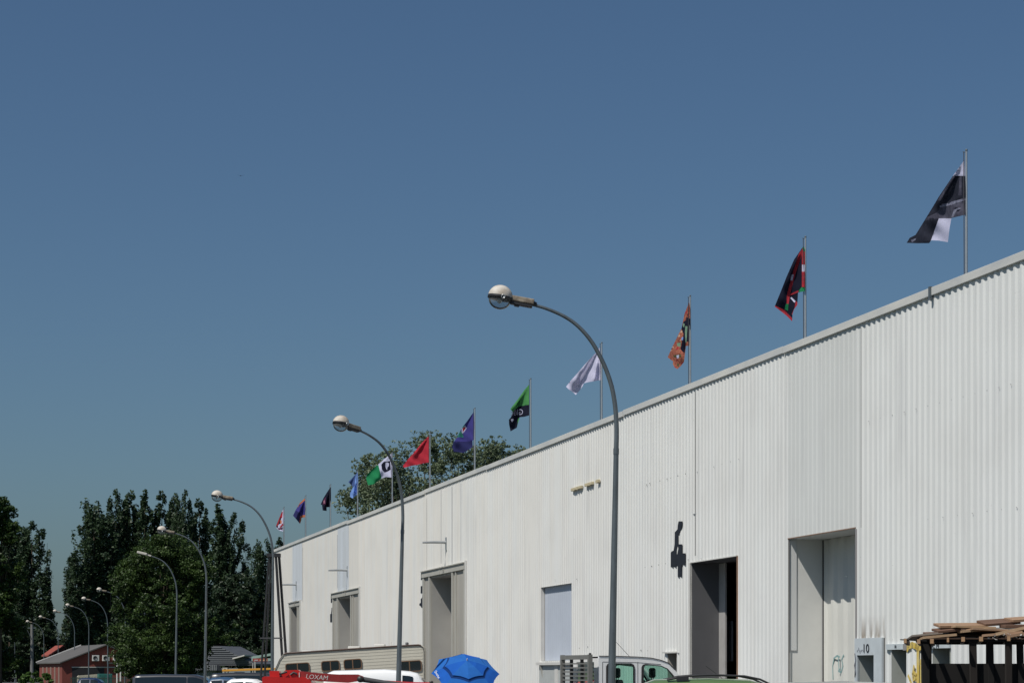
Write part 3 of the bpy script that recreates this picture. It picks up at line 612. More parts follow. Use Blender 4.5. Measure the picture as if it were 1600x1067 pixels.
LAMPS = [(965.5, 470, 'tallest and nearest curved street lamp, in front of the white wall'), (634, 665, 'second nearest curved street lamp, crossing the second grey loading door end'), (427, 776, 'third curved street lamp, at the far corner of the warehouse'),
         (323, 830, 'fourth curved street lamp, in front of the dark poplars'), (277, 866, 'street lamp with a flat cream box head instead of a dome'),
         (226, 908, 'street lamp head poking out at the upper left of the broad tree'), (196, 922, 'street lamp head left of the broad tree, below and left of a higher one'), (168, 935.5, 'street lamp over the right half of the red building'),
         (139, 946, 'street lamp in front of the grey roof of the red building'), (116.5, 955, 'street lamp rising before the dark open bay edge of the red building'), (91, 964, 'street lamp before the side wall of the red building'),
         (68.5, 971, 'street lamp at the left corner of the red building'), (48, 976, 'street lamp just left of the thick grey utility post foot'), (23, 981, 'street lamp third from the left edge of the picture'), (2.5, 987, 'street lamp at the very left edge of the picture')]
for i, (x, y, lab) in enumerate(LAMPS):
    Z = F*7.4/(1050-y); lamp(Z, x, y, i == 4, lab, i > 5)
q = px(50, 975, 330); b = MB(); b.tube([(0, 0, 0), (0, 0, q.z)], [.30, .22], 10)
up = empty('utility_pole', (q.x, q.y, 0), 0, 'thick grey utility post among the far street lamps', 'utility pole'); b.build('post', mat('old_wood_grey', (.17, .17, .17), .8, noise=.2), up)
b = MB(); b.box(-.6, .6, -.08, .08, q.z-.6, q.z-.45); b.build('crossarm', M_galv, up)

# ---------------------------------------------------------------- trees
def leaves(name, clumps, per, size, m, parent, rnd, flat=.0):
    vs = []; fs = []
    for (cx, cy, cz, rx, ry, rz) in clumps:
        for _ in range(per):
            while True:
                a, b_, c = rnd.uniform(-1, 1), rnd.uniform(-1, 1), rnd.uniform(-1, 1)
                if a*a+b_*b_+c*c <= 1: break
            p = Vector((cx+a*rx, cy+b_*ry, cz+c*rz)); s = size*rnd.uniform(.6, 1.3)
            n = Vector((rnd.gauss(0, 1), rnd.gauss(0, 1), rnd.gauss(0, 1)+flat)).normalized(); t_ = n.orthogonal().normalized(); q = rnd.uniform(0, 6.28)
            u = (t_*cos(q)+n.cross(t_)*sin(q))*s; v = n.cross(u).normalized()*s*.62; i0 = len(vs)
            vs += [p-u, p-v*.9+u*.1, p+u, p+v]; fs.append((i0, i0+1, i0+2, i0+3))
    me = bpy.data.meshes.new(name); me.from_pydata([tuple(v) for v in vs], [], fs); me.materials.append(m); me.update()
    o = bpy.data.objects.new(name, me); C.objects.link(o); o.parent = parent; return o
def poplar(seed, H, R_, nlead, per=30, size=.21, nc=330):
    rnd = random.Random(seed); e = empty('poplar_tree', (0, 0, 0)); cl = []
    leads = [(0, 0, H, R_*.62)]
    for k in range(nlead-1):
        a = rnd.uniform(0, 6.28); d = R_*rnd.uniform(.35, .8); leads.append((d*cos(a), d*sin(a)*.8, H*rnd.uniform(.86, .99), R_*rnd.uniform(.38, .54)))
    for lxx, lyy, h, r in leads:
        n = int(nc*(r/R_)*1.1)
        for k in range(n):
            t_ = 1-rnd.random()**.8*.92; zz = h*t_
            prof = min(1, ((1-t_)*4.6)**.6)*(.75+.35*sin(t_*9+lxx*3)); rr = r*prof
            a = rnd.uniform(0, 6.28); d = rr*rnd.uniform(.45, 1.0); spread = (1-.55*t_)+.25
            c = R_*.11*(1.15-.5*t_)+.12; cl.append((lxx*spread+d*cos(a), lyy*spread+d*sin(a), zz, c*rnd.uniform(.7, 1.2), c, c*rnd.uniform(1.5, 2.8)))
    leaves('crown', cl, per, size, L_pop, e, rnd)
    b = MB(); b.tube([(0, 0, 0), (0, 0, H*.4), (0, 0, H*.92)], [.5, .2, .03], 8)
    for lxx, lyy, h, r in leads[1:]: b.tube([(0, 0, H*.08), (lxx*.9, lyy*.9, H*.3), (lxx, lyy, h*.92)], [.16, .08, .02], 6)
    b.build('trunk', M_bark, e); return e
PROT = [poplar(11, 28, 3.2, 5), poplar(12, 28, 2.4, 3), poplar(13, 28, 4.2, 6, nc=260), poplar(14, 28, 2.0, 2)]
PL = [ # px x, top y, Z, proto, width scale, label
 (147, 770, 345, 2, 1.35, 'broadest dark poplar, leftmost of the tall row behind the red building'), (118, 860, 342, 0, .95, 'lower poplar leaning left of the broadest dark poplar'), (181, 766, 350, 0, 1.0, 'tall dark poplar right of the narrow gap of sky'), (203, 764, 352, 1, 1.2, 'tall poplar with twin tips above the broad tree left side'),
 (226, 766, 350, 3, 1.3, 'slim pointed poplar standing straight above the box-headed lamp'), (253, 765, 352, 1, 1.15, 'tall poplar just above the fourth street lamp head'), (272, 769, 352, 1, 1.0, 'poplar with ragged top right of the fourth lamp head'), (290, 767, 350, 0, .8, 'tall poplar at the right of the dense tall group'),
 (312, 777, 354, 1, 1.15, 'poplar with rounded tip, last of the dense group'), (341, 788, 345, 3, 1.4, 'slender poplar standing under the third lamp head'), (366, 802, 345, 0, .95, 'full poplar right of the slender one, under the third lamp arm'), (415, 834, 340, 2, .8, 'shorter dark poplar beside the far warehouse corner'), (436, 838, 342, 1, .9, 'short poplar half hidden behind the warehouse corner'),
 (50, 815, 400, 0, 1.25, 'tall poplar at the far left, before the gap of sky'), (30, 806, 405, 2, 1.1, 'bulky poplar second from the left edge'), (8, 830, 405, 2, 1.1, 'dark poplar at the left edge of the picture'), (62, 890, 398, 3, 1.3, 'lower poplar at the right side of the far left group')]
used = set()
for k, (x, y, Z, pi_, ws, lab) in enumerate(PL):
    e = PROT[pi_] if pi_ not in used else copy_tree(PROT[pi_]); used.add(pi_)
    b0 = px(x, y, Z); e.location = (b0.x, Z, 0); e.scale = (ws, ws, b0.z/28.2); e.rotation_euler = (0, 0, 1.9*k); tag(e, lab, 'tree', 'poplars on the horizon')
def broad(name, x, ytop, Z, wpx, m, seed, nb=26, per=170, size=.24, lab='', grp=None, zlow=.12, trunk=True, flat=.0, shape=None, rk=1., loose=0, tb=.8):
    rnd = random.Random(seed); top = px(x, ytop, Z); H = top.z; Rx = wpx/2*Z/F; e = empty(name, (top.x, Z, 0), 0, lab, 'tree' if trunk else 'bush', grp)
    cl = []; limbs = []
    for k in range(nb):
        t_ = rnd.uniform(0, 1)**tb; zc = H*(zlow+(1-zlow)*t_*.93); pr = math.sqrt(max(.03, 1-((t_-.38)/.66)**2)) if not shape else shape(t_)
        a = rnd.uniform(0, 6.28); d = Rx*pr*rnd.uniform(.35, .92); c = Vector((d*cos(a), d*sin(a)*.8, zc)); r = Rx*rnd.uniform(.16, .30)*rk
        limbs.append(c)
        for j in range(46 if loose else 16):
            q = Vector((rnd.gauss(0, 1), rnd.gauss(0, 1), rnd.gauss(0, 1))).normalized()*r*(rnd.uniform(.15, 1.9) if loose else rnd.uniform(.5, 1.08)); s = r*(rnd.uniform(.10, .30) if loose else rnd.uniform(.16, .38))
            cl.append((c.x+q.x, c.y+q.y, min(c.z+q.z*.9, H), s*1.2, s*1.2, s*.8))
    leaves('crown', cl, max(4, per//(46 if loose else 16)), size, m, e, rnd, flat)
    b = MB(); b.tube([(0, 0, 0), (.1, 0, H*.3), (0, .1, H*.6), (0, 0, H*.8)], [H*.017, H*.012, H*.008, .02], 8)
    for c in limbs[::2]:
        if c.z > H*.4: b.tube([(0, 0, H*.25), (c.x*.5, c.y*.5, (H*.3+c.z)/2+.2), c], [H*.006, H*.004, .012], 6)
    b.build('trunk', M_bark, e); return e
broad('broadleaf_tree', 256, 836, 168, 200, L_broad, 3, 130, 1000, .095, 'broad leafy green tree standing in front of the poplars and behind the dark van', zlow=.02, tb=1, shape=lambda t_: math.sqrt(max(.03, 1-max(0, (t_-.38)/.64)**2))*min(1, .42+t_*1.9))
broad('broadleaf_tree', 375, 893, 205, 140, L_dark, 4, 70, 500, .16, 'round dark tree between the broad leafy tree and the warehouse corner', zlow=.10, tb=1, shape=lambda t_: math.sqrt(max(.03, 1-max(0, (t_-.30)/.72)**2)))
broad('broadleaf_tree', -2, 752, 330, 75, L_broad, 5, 80, 700, .22, 'leafy tree whose top overhangs the far left edge', zlow=.02, tb=1, rk=1.7)
air = [(582, 702, 162, 130), (622, 690, 158, 150), (668, 676, 165, 160), (718, 676, 160, 160), (772, 682, 163, 150), (815, 694, 168, 110)]
al = ['airy tree above the roof behind the blue flag, leftmost of the six', 'airy tree above the roof behind the green and white flag', 'airy tree above the roof right behind the red flag', 'airy tree above the roof behind the violet flag', 'airy tree over the roof between the violet and the green flags', 'airy tree just showing over the roof under the green and black flag']
def air_shape(t_): return 1.0 if t_ < .55 else max(.12, 1-((t_-.55)/.5)**1.5)
for k, ((x, y, Z, wp), lab) in enumerate(zip(air, al)):
    broad('broadleaf_tree', x, y, Z, wp, L_air, 20+k, 50, 400, .095, lab, 'airy trees behind the warehouse', zlow=.42, shape=air_shape, rk=.78, loose=1)
for k, (x, y, Z, wp, lab) in enumerate([(60, 985, 395, 120, 'dark low tree behind the left end of the red building'), (140, 968, 372, 110, 'dark low tree right behind the grey roof'), (15, 960, 380, 110, 'dark low tree at the far left bottom'), (225, 960, 330, 100, 'dark low tree behind the right end of the red building'), (330, 935, 330, 110, 'dark low tree behind the grey house'), (395, 950, 330, 90, 'dark low tree behind the green canopy')]):
    broad('broadleaf_tree', x, y, Z, wp, L_dark, 40+k, 30, 260, .34, lab, 'dark low trees on the horizon', zlow=.02)
for k, (x, y, Z, wp, lab) in enumerate([(50, 1046, 262, 38, 'bright green bush at the left corner of the red building'), (72, 1052, 250, 26, 'small bright bush before the side wall of the red building'), (358, 1024, 190, 50, 'dark green shrub beside the grey house')]):
    broad('bush', x, y, Z, wp, L_bush if k < 2 else L_dark, 60+k, 12, 160, .16, lab, None, zlow=.02, trunk=False)

# ---------------------------------------------------------------- far buildings
M_brick = mat('red_boards', (.19, .045, .032), .8, noise=.15, nscale=.8)
M_win = mat('dim_glass', (.05, .06, .07), .2)
FX = px(97, 0, 260); ux = Vector((15, 5.8, 0)).normalized(); rb = empty('red_building', (FX.x, 260, 0), math.atan2(ux.y, ux.x), 'low red building with a grey gabled roof and air conditioners', 'building')
# local x along gable front, y away
RW, RL, EH, RH = 10.2, 16., 2.75, 4.75
b = MB(); b.prism([(0, 0), (RW, 0), (RW, EH), (RW/2, RH), (0, EH)], 0, .2, 'y'); b.prism([(0, 0), (RW, 0), (RW, EH), (RW/2, RH), (0, EH)], RL-.2, RL, 'y'); b.box(0, .2, .2, RL-.2, 0, EH); b.box(RW-.2, RW, .2, RL-.2, 0, EH); b.build('wall', M_brick, rb)
b = MB(); b.prism([(-.3, EH-.06), (RW/2, RH+.06), (RW+.3, EH-.06), (RW+.3, EH+.08), (RW/2, RH+.2), (-.3, EH+.08)], -.35, RL+.3, 'y'); b.build('roof', mat('fibre_cement', (.10, .095, .09), .8, noise=.2, nscale=.5), rb)
b = MB(); b.prism([(-.36, EH+.09), (RW/2, RH+.21), (RW/2, RH+.33), (-.36, EH+.2)], RL+.1, RL+.45, 'y'); b.build('roof_edge', M_trim, rb)
for k, xx in enumerate((3.45, 4.65, 5.9)):
    a_ = empty('air_conditioner', (xx, -.3, 2.98)); a_.parent = rb
    b = MB(); b.box(0, .78, -.15, .28, 0, .68, bev=.02); b.build('casing', M_trim, a_)
    b = MB(); b.lathe([(.0, 0), (.25, 0), (.25, .02)], 16, Matrix.Translation((.32, -.16, .34)) @ Matrix.Rotation(R(90), 4, 'X')); b.build('fan_grille', M_plast, a_)
b = MB(); b.box(1.15, 4.9, -.03, .0, 0, 2.2); b.build('bay_shade_sheet', M_dark, rb)  # near-black sheet on the wall, the bay's shade put into its colour
b = MB(); b.box(1.1, 7.8, -.06, -.03, 2.2, 2.32); b.box(5.2, 8.6, -.05, -.0, 2.7, 2.8); b.build('trim', M_greige, rb)
for k in range(5):
    b = MB(); b.box(-.04, .0, 1.6+k*2.8, 2.5+k*2.8, .1, 2.3); b.build('window', mat('dull_shutter', (.22, .15, .12), .7), rb)
fb = px(96, 1019, 340); b = MB(); ba = empty('red_barn', (fb.x, 340, 0), R(20), 'far red-roofed barn half hidden by dark trees', 'building')
b.prism([(-1.6, 0), (2.0, 0), (2.0, 4.2), (.3, 5.5), (-1.6, 4.2)], 0, 8, 'y'); b.build('wall', mat('barn_wall', (.06, .025, .02), .8), ba); b = MB(); b.prism([(-1.8, 4.1), (.3, 5.6), (2.2, 4.1), (2.2, 4.3), (.3, 5.8), (-1.8, 4.3)], -.3, 8.3, 'y'); b.build('roof', mat('red_tiles', (.27, .06, .04), .8, noise=.2), ba)
# teal container, cream awning, fence
q = px(165, 0, 250); t_ = empty('container', (q.x, 250, 0), R(15), 'teal container standing before the red building', 'container')
b = MB(); b.box(-.75, .75, 0, 2.2, 0, 1.5, bev=.03); b.build('body', mat('teal_paint', (.02, .13, .11), .6), t_)
b = MB()
for k in range(7): b.box(-.7+k*.21, -.62+k*.21, -.03, .0, .08, 1.42)
b.build('rib', mat('teal_paint', (.02, .13, .11)), t_)
q = px(139, 0, 252); t_ = empty('trailer', (q.x, 252, 0), R(15), 'cream covered trailer parked in front of the open bay', 'trailer')
b = MB(); b.box(-1.2, 1.1, 0, 1.6, .45, 1.15, bev=.05); b.prism([(-1.25, 1.15), (1.15, 1.15), (1.0, 1.45), (-1.1, 1.3)], 0, 1.6, 'y'); b.build('body', mat('cream_tarp', (.42, .39, .30), .7), t_)
for s in (-.5, .5):
    b = MB(); b.lathe([(0, 0), (.3, 0), (.3, .18), (0, .18)], 14, Matrix.Translation((s, -.02, .3)) @ Matrix.Rotation(R(90), 4, 'X')); b.build('wheel', M_tyre, t_)
fe = empty('fence', (px(110, 0, 246).x, 246, 0), R(5), 'dark green picket fence in front of the red building', 'fence')
b = MB()
for k in range(60): b.box(k*.16, k*.16+.06, 0, .03, 0, 1.15+.05*(k % 2))
b.build('pickets', mat('fence_green', (.02, .045, .035), .7), fe); b = MB(); b.box(0, 9.6, .03, .06, .3, .38); b.box(0, 9.6, .03, .06, .95, 1.03); b.build('rail', mat('fence_green', (.02, .045, .035)), fe)
for k, (x, yt) in enumerate(((183, 1022), (188.5, 1021))):
    q = px(x, yt, 240); o = MB().tube([(0, 0, 0), (0, 0, q.z)], .09, 8).build('white_post', M_trim); o.location = (q.x, 240, 0); tag(o, ('left' if k == 0 else 'right')+' slim white post of the pair before the red building', 'post', 'white posts')
# grey house
gh = px(329, 0, 180); g = empty('grey_house', (gh.x, 180, 0), R(-12), 'grey house with slatted slate roofs behind the parked vans', 'house'); g.scale = (.84, .84, .90)
M_slate = mat('slate', (.085, .092, .105), .7, noise=.25, nscale=1.2, stretch=(.3, .3, 6))
b = MB(); b.box(0, 4.0, 0, 6, 0, 2.2); b.box(-2.4, .6, -1.2, 0, 0, 2.0); b.build('wall', mat('grey_render', (.24, .27, .28), .8, noise=.12), g)
b = MB(); b.prism([(-.4, 2.6), (.0, 4.2), (.9, 4.2), (4.4, 2.6), (4.4, 2.45), (-.4, 2.45)], -.1, 6.2, 'y'); b.build('roof', M_slate, g)
b = MB()
for k in range(9):
    zz = 2.65+k*.17; b.box(-.3+.1*k*.4, 4.2-.38*k, -.16, -.10, zz, zz+.06)
b.build('slat', mat('pale_slat', (.17, .185, .20), .6), g)
b = MB(); b.prism([(-2.6, 2.0), (1.2, 2.0), (.9, 2.5), (-2.2, 2.7)], -1.5, .0, 'y'); b.build('porch_roof', M_slate, g)
b = MB()
for k in range(22): b.box(-2.5+k*.17, -2.42+k*.17, -1.55, -1.5, 2.02, 2.5)
b.build('batten', mat('pale_slat', (.26, .28, .30)), g)
b = MB(); b.prism([(2.4, 3.0), (3.6, 3.3), (3.6, 3.4), (2.4, 3.12)], -.6, 2, 'y'); b.build('roof_edge', M_trim, g)
a_ = empty('air_conditioner', (1.55, -1.0, 1.75)); a_.parent = g; b = MB(); b.box(0, .5, 0, .4, 0, .5, bev=.02); b.build('casing', M_greige, a_)
b = MB(); b.lathe([(0, 0), (.16, 0), (.16, .02)], 12, Matrix.Translation((.25, -.01, .25)) @ Matrix.Rotation(R(90), 4, 'X')); b.build('fan_grille', M_plast, a_)
b = MB(); b.box(2.4, 3.4, -.03, 0, .9, 1.9); b.build('window', M_win, g)
q = px(393, 0, 150); cn = empty('canopy', (q.x, 150, 0), 0, 'pale green stall canopy beside the far warehouse corner', 'canopy')
b = MB(); b.prism([(0, 2.55), (1.7, 2.85), (1.7, 3.0), (0, 2.72)], 0, 1.5, 'y'); b.box(0, 1.7, -.06, -.02, 2.42, 2.6); b.build('roof', mat('pale_green', (.27, .38, .33), .6), cn)
for xx in (.05, 1.6):
    for yy in (0, 1.4): b = MB(); b.box(xx, xx+.06, yy, yy+.06, 0, 2.56); b.build('leg', M_greige, cn)
q = px(395, 0, 148); sg = empty('shop_sign', (q.x, 148, 0), 0, 'small red and orange sign board under the green canopy', 'sign')
b = MB(); b.box(0, .98, 0, .05, 2.38, 2.58); b.build('board', mat('sign_red', (.30, .05, .04), .5), sg); b = MB(); b.box(.45, .95, -.01, 0, 2.42, 2.5); b.build('stripe', mat('sign_tan', (.6, .35, .22), .5), sg); b = MB(); b.box(.1, .34, -.01, 0, 2.44, 2.49); b.build('marking', M_trim, sg)
b = MB(); b.box(.1, .16, .0, .05, 0, 2.38); b.box(.8, .86, .0, .05, 0, 2.38); b.build('leg', M_greige, sg)

# ---------------------------------------------------------------- black four-legged mast by the far corner
mz = 100; e = empty('derrick_mast', (px(426, 0, mz).x, mz, 0), 0, 'black splayed mast of four poles standing by the far warehouse corner', 'mast')
for (xt, xb), yy in (((431, 446), 0), ((435.5, 451), .5), ((420.5, 404), 0), ((423, 409), .5)):
    c = px(426, 0, mz).x; b = MB(); b.tube([((px(xt, 0, mz).x-c), yy*.3, EYE+182*mz/F), ((px(xb, 0, mz).x-c), yy, 0)], .060 if xt > 430 else .045, 8); b.build('leg', M_rubber, e)
b = MB(); b.box((px(406, 0, mz).x-c), (px(442, 0, mz).x-c), -.1, -.05, EYE+1.5, EYE+1.56); b.build('crossbar', M_plast, e)
b = MB(); b.box(px(417, 0, mz).x-c, px(438, 0, mz).x-c, -.08, .3, EYE+182*mz/F-.05, EYE+184*mz/F+.05); b.build('head_plate', M_rubber, e)

# ---------------------------------------------------------------- vehicles
def wheel(parent, x, y, r, w_=.2):
    e = empty('wheel', (x, y, r)); e.parent = parent; M = Matrix.Translation((0, w_/2, 0)) @ Matrix.Rotation(R(90), 4, 'X')
    b = MB(); b.lathe([(r*.62, 0), (r*.95, 0), (r, .03), (r, w_-.03), (r*.95, w_), (r*.62, w_)], 24, M); b.build('tyre', M_tyre, e)
    b = MB(); b.lathe([(0, .03), (r*.2, .02), (r*.55, .05), (r*.63, .01), (r*.63, w_-.01), (r*.55, w_-.05), (0, w_-.03)], 24, M); b.build('rim', M_rim, e)
def vehicle(name, label, cat, loc, yaw, st, paint, wheels, r=.32, glass=(), front=None, rails=False, group=None, W=.88, extra=None):
    """st: stations (x, sill, belt, roof, half width belt, half width roof); x forward"""
    e = empty(name, loc, yaw, label, cat, group); b = MB(); n = len(st)
    # refine stations
    S = []
    for a, c in zip(st, st[1:]):
        for k in range(4): t_ = k/4; S.append(tuple(u+(v-u)*t_ for u, v in zip(a, c)))
    S.append(st[-1]); ring = []
    for (x, si, be, ro, wb, wr) in S:
        half = [(wb*.93, si), (wb, si+.12), (wb+.01, (si+be)/2), (wb, be-.03), (wb-.02, be), (wr+(wb-wr)*.25, be+(ro-be)*.6), (wr, ro-.09*min(1, (ro-be)*4)), (wr-.07, ro-.02), (wr*.5, ro+.01), (0, ro+.015)]
        ring.append([Vector((x, y, z)) for y, z in half]+[Vector((x, -y, z)) for y, z in half[-2::-1]])
    m_ = len(ring[0]); vs = [v for r_ in ring for v in r_]
    fs = [(i*m_+k, i*m_+k+1, (i+1)*m_+k+1, (i+1)*m_+k) for i in range(len(ring)-1) for k in range(m_-1)]
    b.mesh(vs, fs, 0, True); b.face(ring[0]); b.face(ring[-1][::-1]); b.face([r_[0] for r_ in ring]+[r_[-1] for r_ in ring[::-1]]); b.build('body', paint, e)
    def at(x):
        for a, c in zip(st, st[1:]):
            if min(a[0], c[0]) <= x <= max(a[0], c[0]): t_ = (x-a[0])/(c[0]-a[0]); return [u+(v-u)*t_ for u, v in zip(a, c)]
        return st[-1]
    for x0, x1 in glass:
        for s in (1, -1):
            b = MB(); P = []
            for k in range(7):
                x = x0+(x1-x0)*k/6; _, si, be, ro, wb, wr = at(x); h = (ro-be); wm = wr+(wb-wr)*.25
                lo = be+.03; hi = max(lo+.01, ro-.13*min(1, h*3)); ym = lambda z: (wb-.02+(wm-wb+.02)*min(1, (z-be)/(h*.6+1e-6)) if z < be+h*.6 else wm+(wr-wm)*((z-be-h*.6)/(h*.4+1e-6)))+.012
                P.append(((x, s*ym(lo), lo), (x, s*ym((lo+hi)/2), (lo+hi)/2), (x, s*ym(hi), hi)))
            for a, c in zip(P, P[1:]): b.face([a[0], c[0], c[1], a[1]]); b.face([a[1], c[1], c[2], a[2]])
            b.build('side_window', M_glass, e)
    for nm, xa, xb in (front or ()):   # windscreens laid on the sloping roof line between stations xa, xb
        A_, B_ = at(xa), at(xb); b = MB(); o_ = .025 if xb > xa else -.025
        b.face([(xa+o_, -A_[5]*.9, A_[3]+.012), (xa+o_, A_[5]*.9, A_[3]+.012), (xb+o_, B_[5]*.88, B_[3]+.022), (xb+o_, -B_[5]*.88, B_[3]+.022)]); b.build(nm, M_glass, e)
    for x in wheels:
        for s in (1, -1): wheel(e, x, s*(W-.08), r)
    x1 = st[-1][0]; x0 = st[0][0]; zb = st[-1][2]
    for s in (1, -1):
        b = MB(); b.box(x1-.16, x1+.01, s*(st[-1][4]-.32), s*(st[-1][4]+.004), zb-.16, zb-.02, bev=.02); b.build('headlight', M_head, e)
        b = MB(); b.box(x0-.012, x0+.1, s*(st[0][4]-.2), s*(st[0][4]+.004), st[0][2]-.25, st[0][2]-.02, bev=.02); b.build('taillight', M_tail, e)
    b = MB(); b.box(x1-.05, x1+.05, -W*.95, W*.95, .28, .5, bev=.03); b.build('bumper', M_plast, e); b = MB(); b.box(x0-.05, x0+.05, -W*.95, W*.95, .3, .52, bev=.03); b.build('bumper', M_plast, e)
    if rails:
        for s in (1, -1):
            xa, xb = rails; y = s*(at((xa+xb)/2)[5]-.05); z_ = [at(xa+(xb-xa)*k/8)[3] for k in range(9)]; h = [.0, .055, .07, .075, .075, .075, .07, .055, .0]
            b = MB(); b.tube([(xa+(xb-xa)*k/8, y, z_[k]+h[k]) for k in range(9)], .020, 8)
            for k in (1, 7): b.box(xa+(xb-xa)*k/8-.12, xa+(xb-xa)*k/8+.12, y-.018, y+.018, z_[k]-.02, z_[k]+h[k])
            b.build('roof_rail', M_rubber, e)
    return e, at
EST = [(-2.2, .35, .9, .95, .80, .72), (-2.12, .25, .95, 1.08, .85, .70), (-1.9, .22, .96, 1.40, .87, .62), (-1.65, .22, .95, 1.50, .88, .62), (-.6, .2, .93, 1.53, .89, .64), (.2, .2, .92, 1.50, .89, .63), (.55, .2, .92, 1.40, .89, .60), (1.15, .2, .90, 1.02, .88, .70), (1.9, .22, .80, .90, .86, .66), (2.2, .28, .66, .72, .80, .60)]
VANT = [(-2.45, .35, 1.1, 1.75, .88, .78), (-2.3, .25, 1.12, 1.93, .94, .80), (-1.0, .25, 1.12, 1.97, .95, .80), (.9, .25, 1.1, 1.95, .95, .79), (1.3, .25, 1.08, 1.82, .95, .76), (1.95, .25, 1.02, 1.18, .93, .74), (2.35, .3, .85, .95, .88, .7)]
def sc(st, kx=1, kz=1, ky=1): return [(x*kx, s*kz, b_*kz, r*kz, w1*ky, w2*ky) for x, s, b_, r, w1, w2 in st]
def rx(x): return (x-800)/F
M_green = mat('green_metallic', (.12, .20, .08), .35, metal=.3, coat=.8)
e, at = vehicle('parked_car', 'metallic green estate car with black roof rails in front of the dark doorway', 'car', (rx(1152)*44, 44, 0), R(0), EST, M_green, (-1.4, 1.4), glass=((-1.75, -.85), (-.78, .1), (.16, .75)), front=(('windscreen', .6, 1.1), ('rear_window', -1.88, -2.08)), rails=(-1.42, .98))
b = MB(); b.tube([(-.25, 0, 1.5), (-.62, 0, 1.78)], .006, 6); b.build('antenna', M_rubber, e)
M_silver = mat('silver_paint', (.38, .38, .37), .3, metal=.4, coat=.6)
vehicle('parked_car', 'silver-grey car whose roof shows at the bottom right before door ten', 'car', (rx(1372)*38, 38, 0), R(0), sc(EST, 1, .975), M_silver, (-1.4, 1.4), glass=((-1.75, -.85), (-.78, .1), (.16, .75)), front=(('windscreen', .6, 1.1), ('rear_window', -1.88, -2.08)))
M_dkgrey = mat('dark_grey_paint', (.035, .037, .043), .3, coat=.6)
vehicle('parked_van', 'dark grey van with a long tinted side window below the broad leafy tree', 'van', (rx(281)*120, 120, 0), R(0), sc(VANT, .98, .785), M_dkgrey, (-1.5, 1.5), glass=((-2.25, .45), (.55, 1.35)), front=(('windscreen', 1.33, 1.9),))
e, at = vehicle('parked_van', 'black van with a yellow bar on its roof left of the red lift', 'van', (rx(401)*112, 112, 0), R(0), sc(VANT, .92, .83), mat('black_car_paint', (.02, .021, .025), .3, coat=.6), (-1.5, 1.5), glass=((-1.7, .9),), front=(('windscreen', 1.3, 1.85),))
b = MB(); b.box(-1.6, 1.1, -.5, -.38, 1.75, 1.85, bev=.01, M=Matrix.Rotation(R(-2), 4, 'Y')); b.build('roof_bar', mat('orange_yellow', (.62, .30, .03), .5), e)
vehicle('parked_car', 'white car between the black van and the red lift', 'car', (rx(396)*98, 98, 0), R(-6), sc(EST, .55, .90), M_white, (-.75, .75), r=.28, glass=((-.85, -.3), (-.2, .35)), front=(('windscreen', .35, .6),))
vehicle('parked_car', 'blue car roof low before the black van', 'car', (rx(361)*105, 105, 0), R(-4), sc(EST, .5, .93), mat('blue_car', (.03, .07, .14), .3, coat=.6), (-.7, .7), r=.28, glass=((-.8, -.3), (-.2, .3)), front=(('windscreen', .32, .55),))
vehicle('parked_car', 'navy car roof before the red building fence', 'car', (rx(148)*180, 180, 0), R(0), sc(EST, .6, .80), mat('navy_car', (.012, .025, .07), .3, coat=.6), (-.85, .85), r=.28, glass=((-1.0, -.3), (-.2, .4)), front=(('windscreen', .38, .65),))
VW = [(-1.6, .3, 1.0, 1.50, .82, .72), (-1.5, .25, 1.0, 1.64, .86, .74), (-1.3, .25, 1.0, 1.72, .88, .74), (.4, .25, 1.0, 1.765, .88, .74), (1.25, .25, 1.0, 1.70, .88, .72), (1.5, .25, 1.0, 1.64, .88, .70), (1.9, .25, .96, 1.2, .86, .7), (2.3, .3, .8, .9, .8, .66)]
vehicle('parked_van', 'white van roof between the red boom and the caravan', 'van', (rx(583)*70, 70, 0), 0, sc(VW, .93, .985), M_white, (-1.05, 1.6), glass=((.95, 1.28),), front=(('windscreen', 1.52, 1.88),))

# caravan ------------------------------------------------------------
cz = 84.0; cv = empty('caravan', (rx(548)*cz, cz, .0), R(0), 'long beige caravan with brown window frames and roof edge parked by the white wall', 'caravan'); kk = cz/F
cx = lambda x: (x-548)*kk; chh = lambda y: EYE+(HY-y)*kk
out = [(662.5, 1066), (662.5, 1016), (661, 1010), (656, 1007), (560, 1012.8), (447, 1020), (441, 1022.5), (436, 1030), (429, 1046), (422, 1066), (428, 1095), (655, 1095)]
M_cara = mat('beige_siding', (.52, .495, .42), .5, noise=.1, nscale=1.2); M_cara2 = mat('brown_trim', (.09, .05, .04), .5, noise=.3, nscale=6)
b = MB(); b.prism([(cx(x), chh(y)) for x, y in out], 0, 2.15, 'y'); b.build('body', M_cara, cv)
b = MB(); M_sid = MATS['beige_siding']
def top(x): return 1020+(1007-1020)*(x-447)/(656-447) if x > 447 else 1020
for k in range(11):
    o_ = 3.0+k*5.0; x0_ = 443-k*2.4 if k < 6 else 429; x1_ = 661
    za = chh(top(447)+o_)-(.0634*(x0_-447)*-1)*0; zl = lambda x: chh(1020-.0622*(x-447)+o_)
    b.face([(cx(x0_), -.001, zl(x0_)), (cx(x1_), -.001, zl(x1_)), (cx(x1_), -.006, zl(x1_)-.10), (cx(x0_), -.006, zl(x0_)-.10)]); b.face([(cx(x0_), -.006, zl(x0_)-.10), (cx(x1_), -.006, zl(x1_)-.10), (cx(x1_), -.001, zl(x1_)-.113), (cx(x0_), -.001, zl(x0_)-.113)])
b.build('siding', M_sid, cv, fix=False)
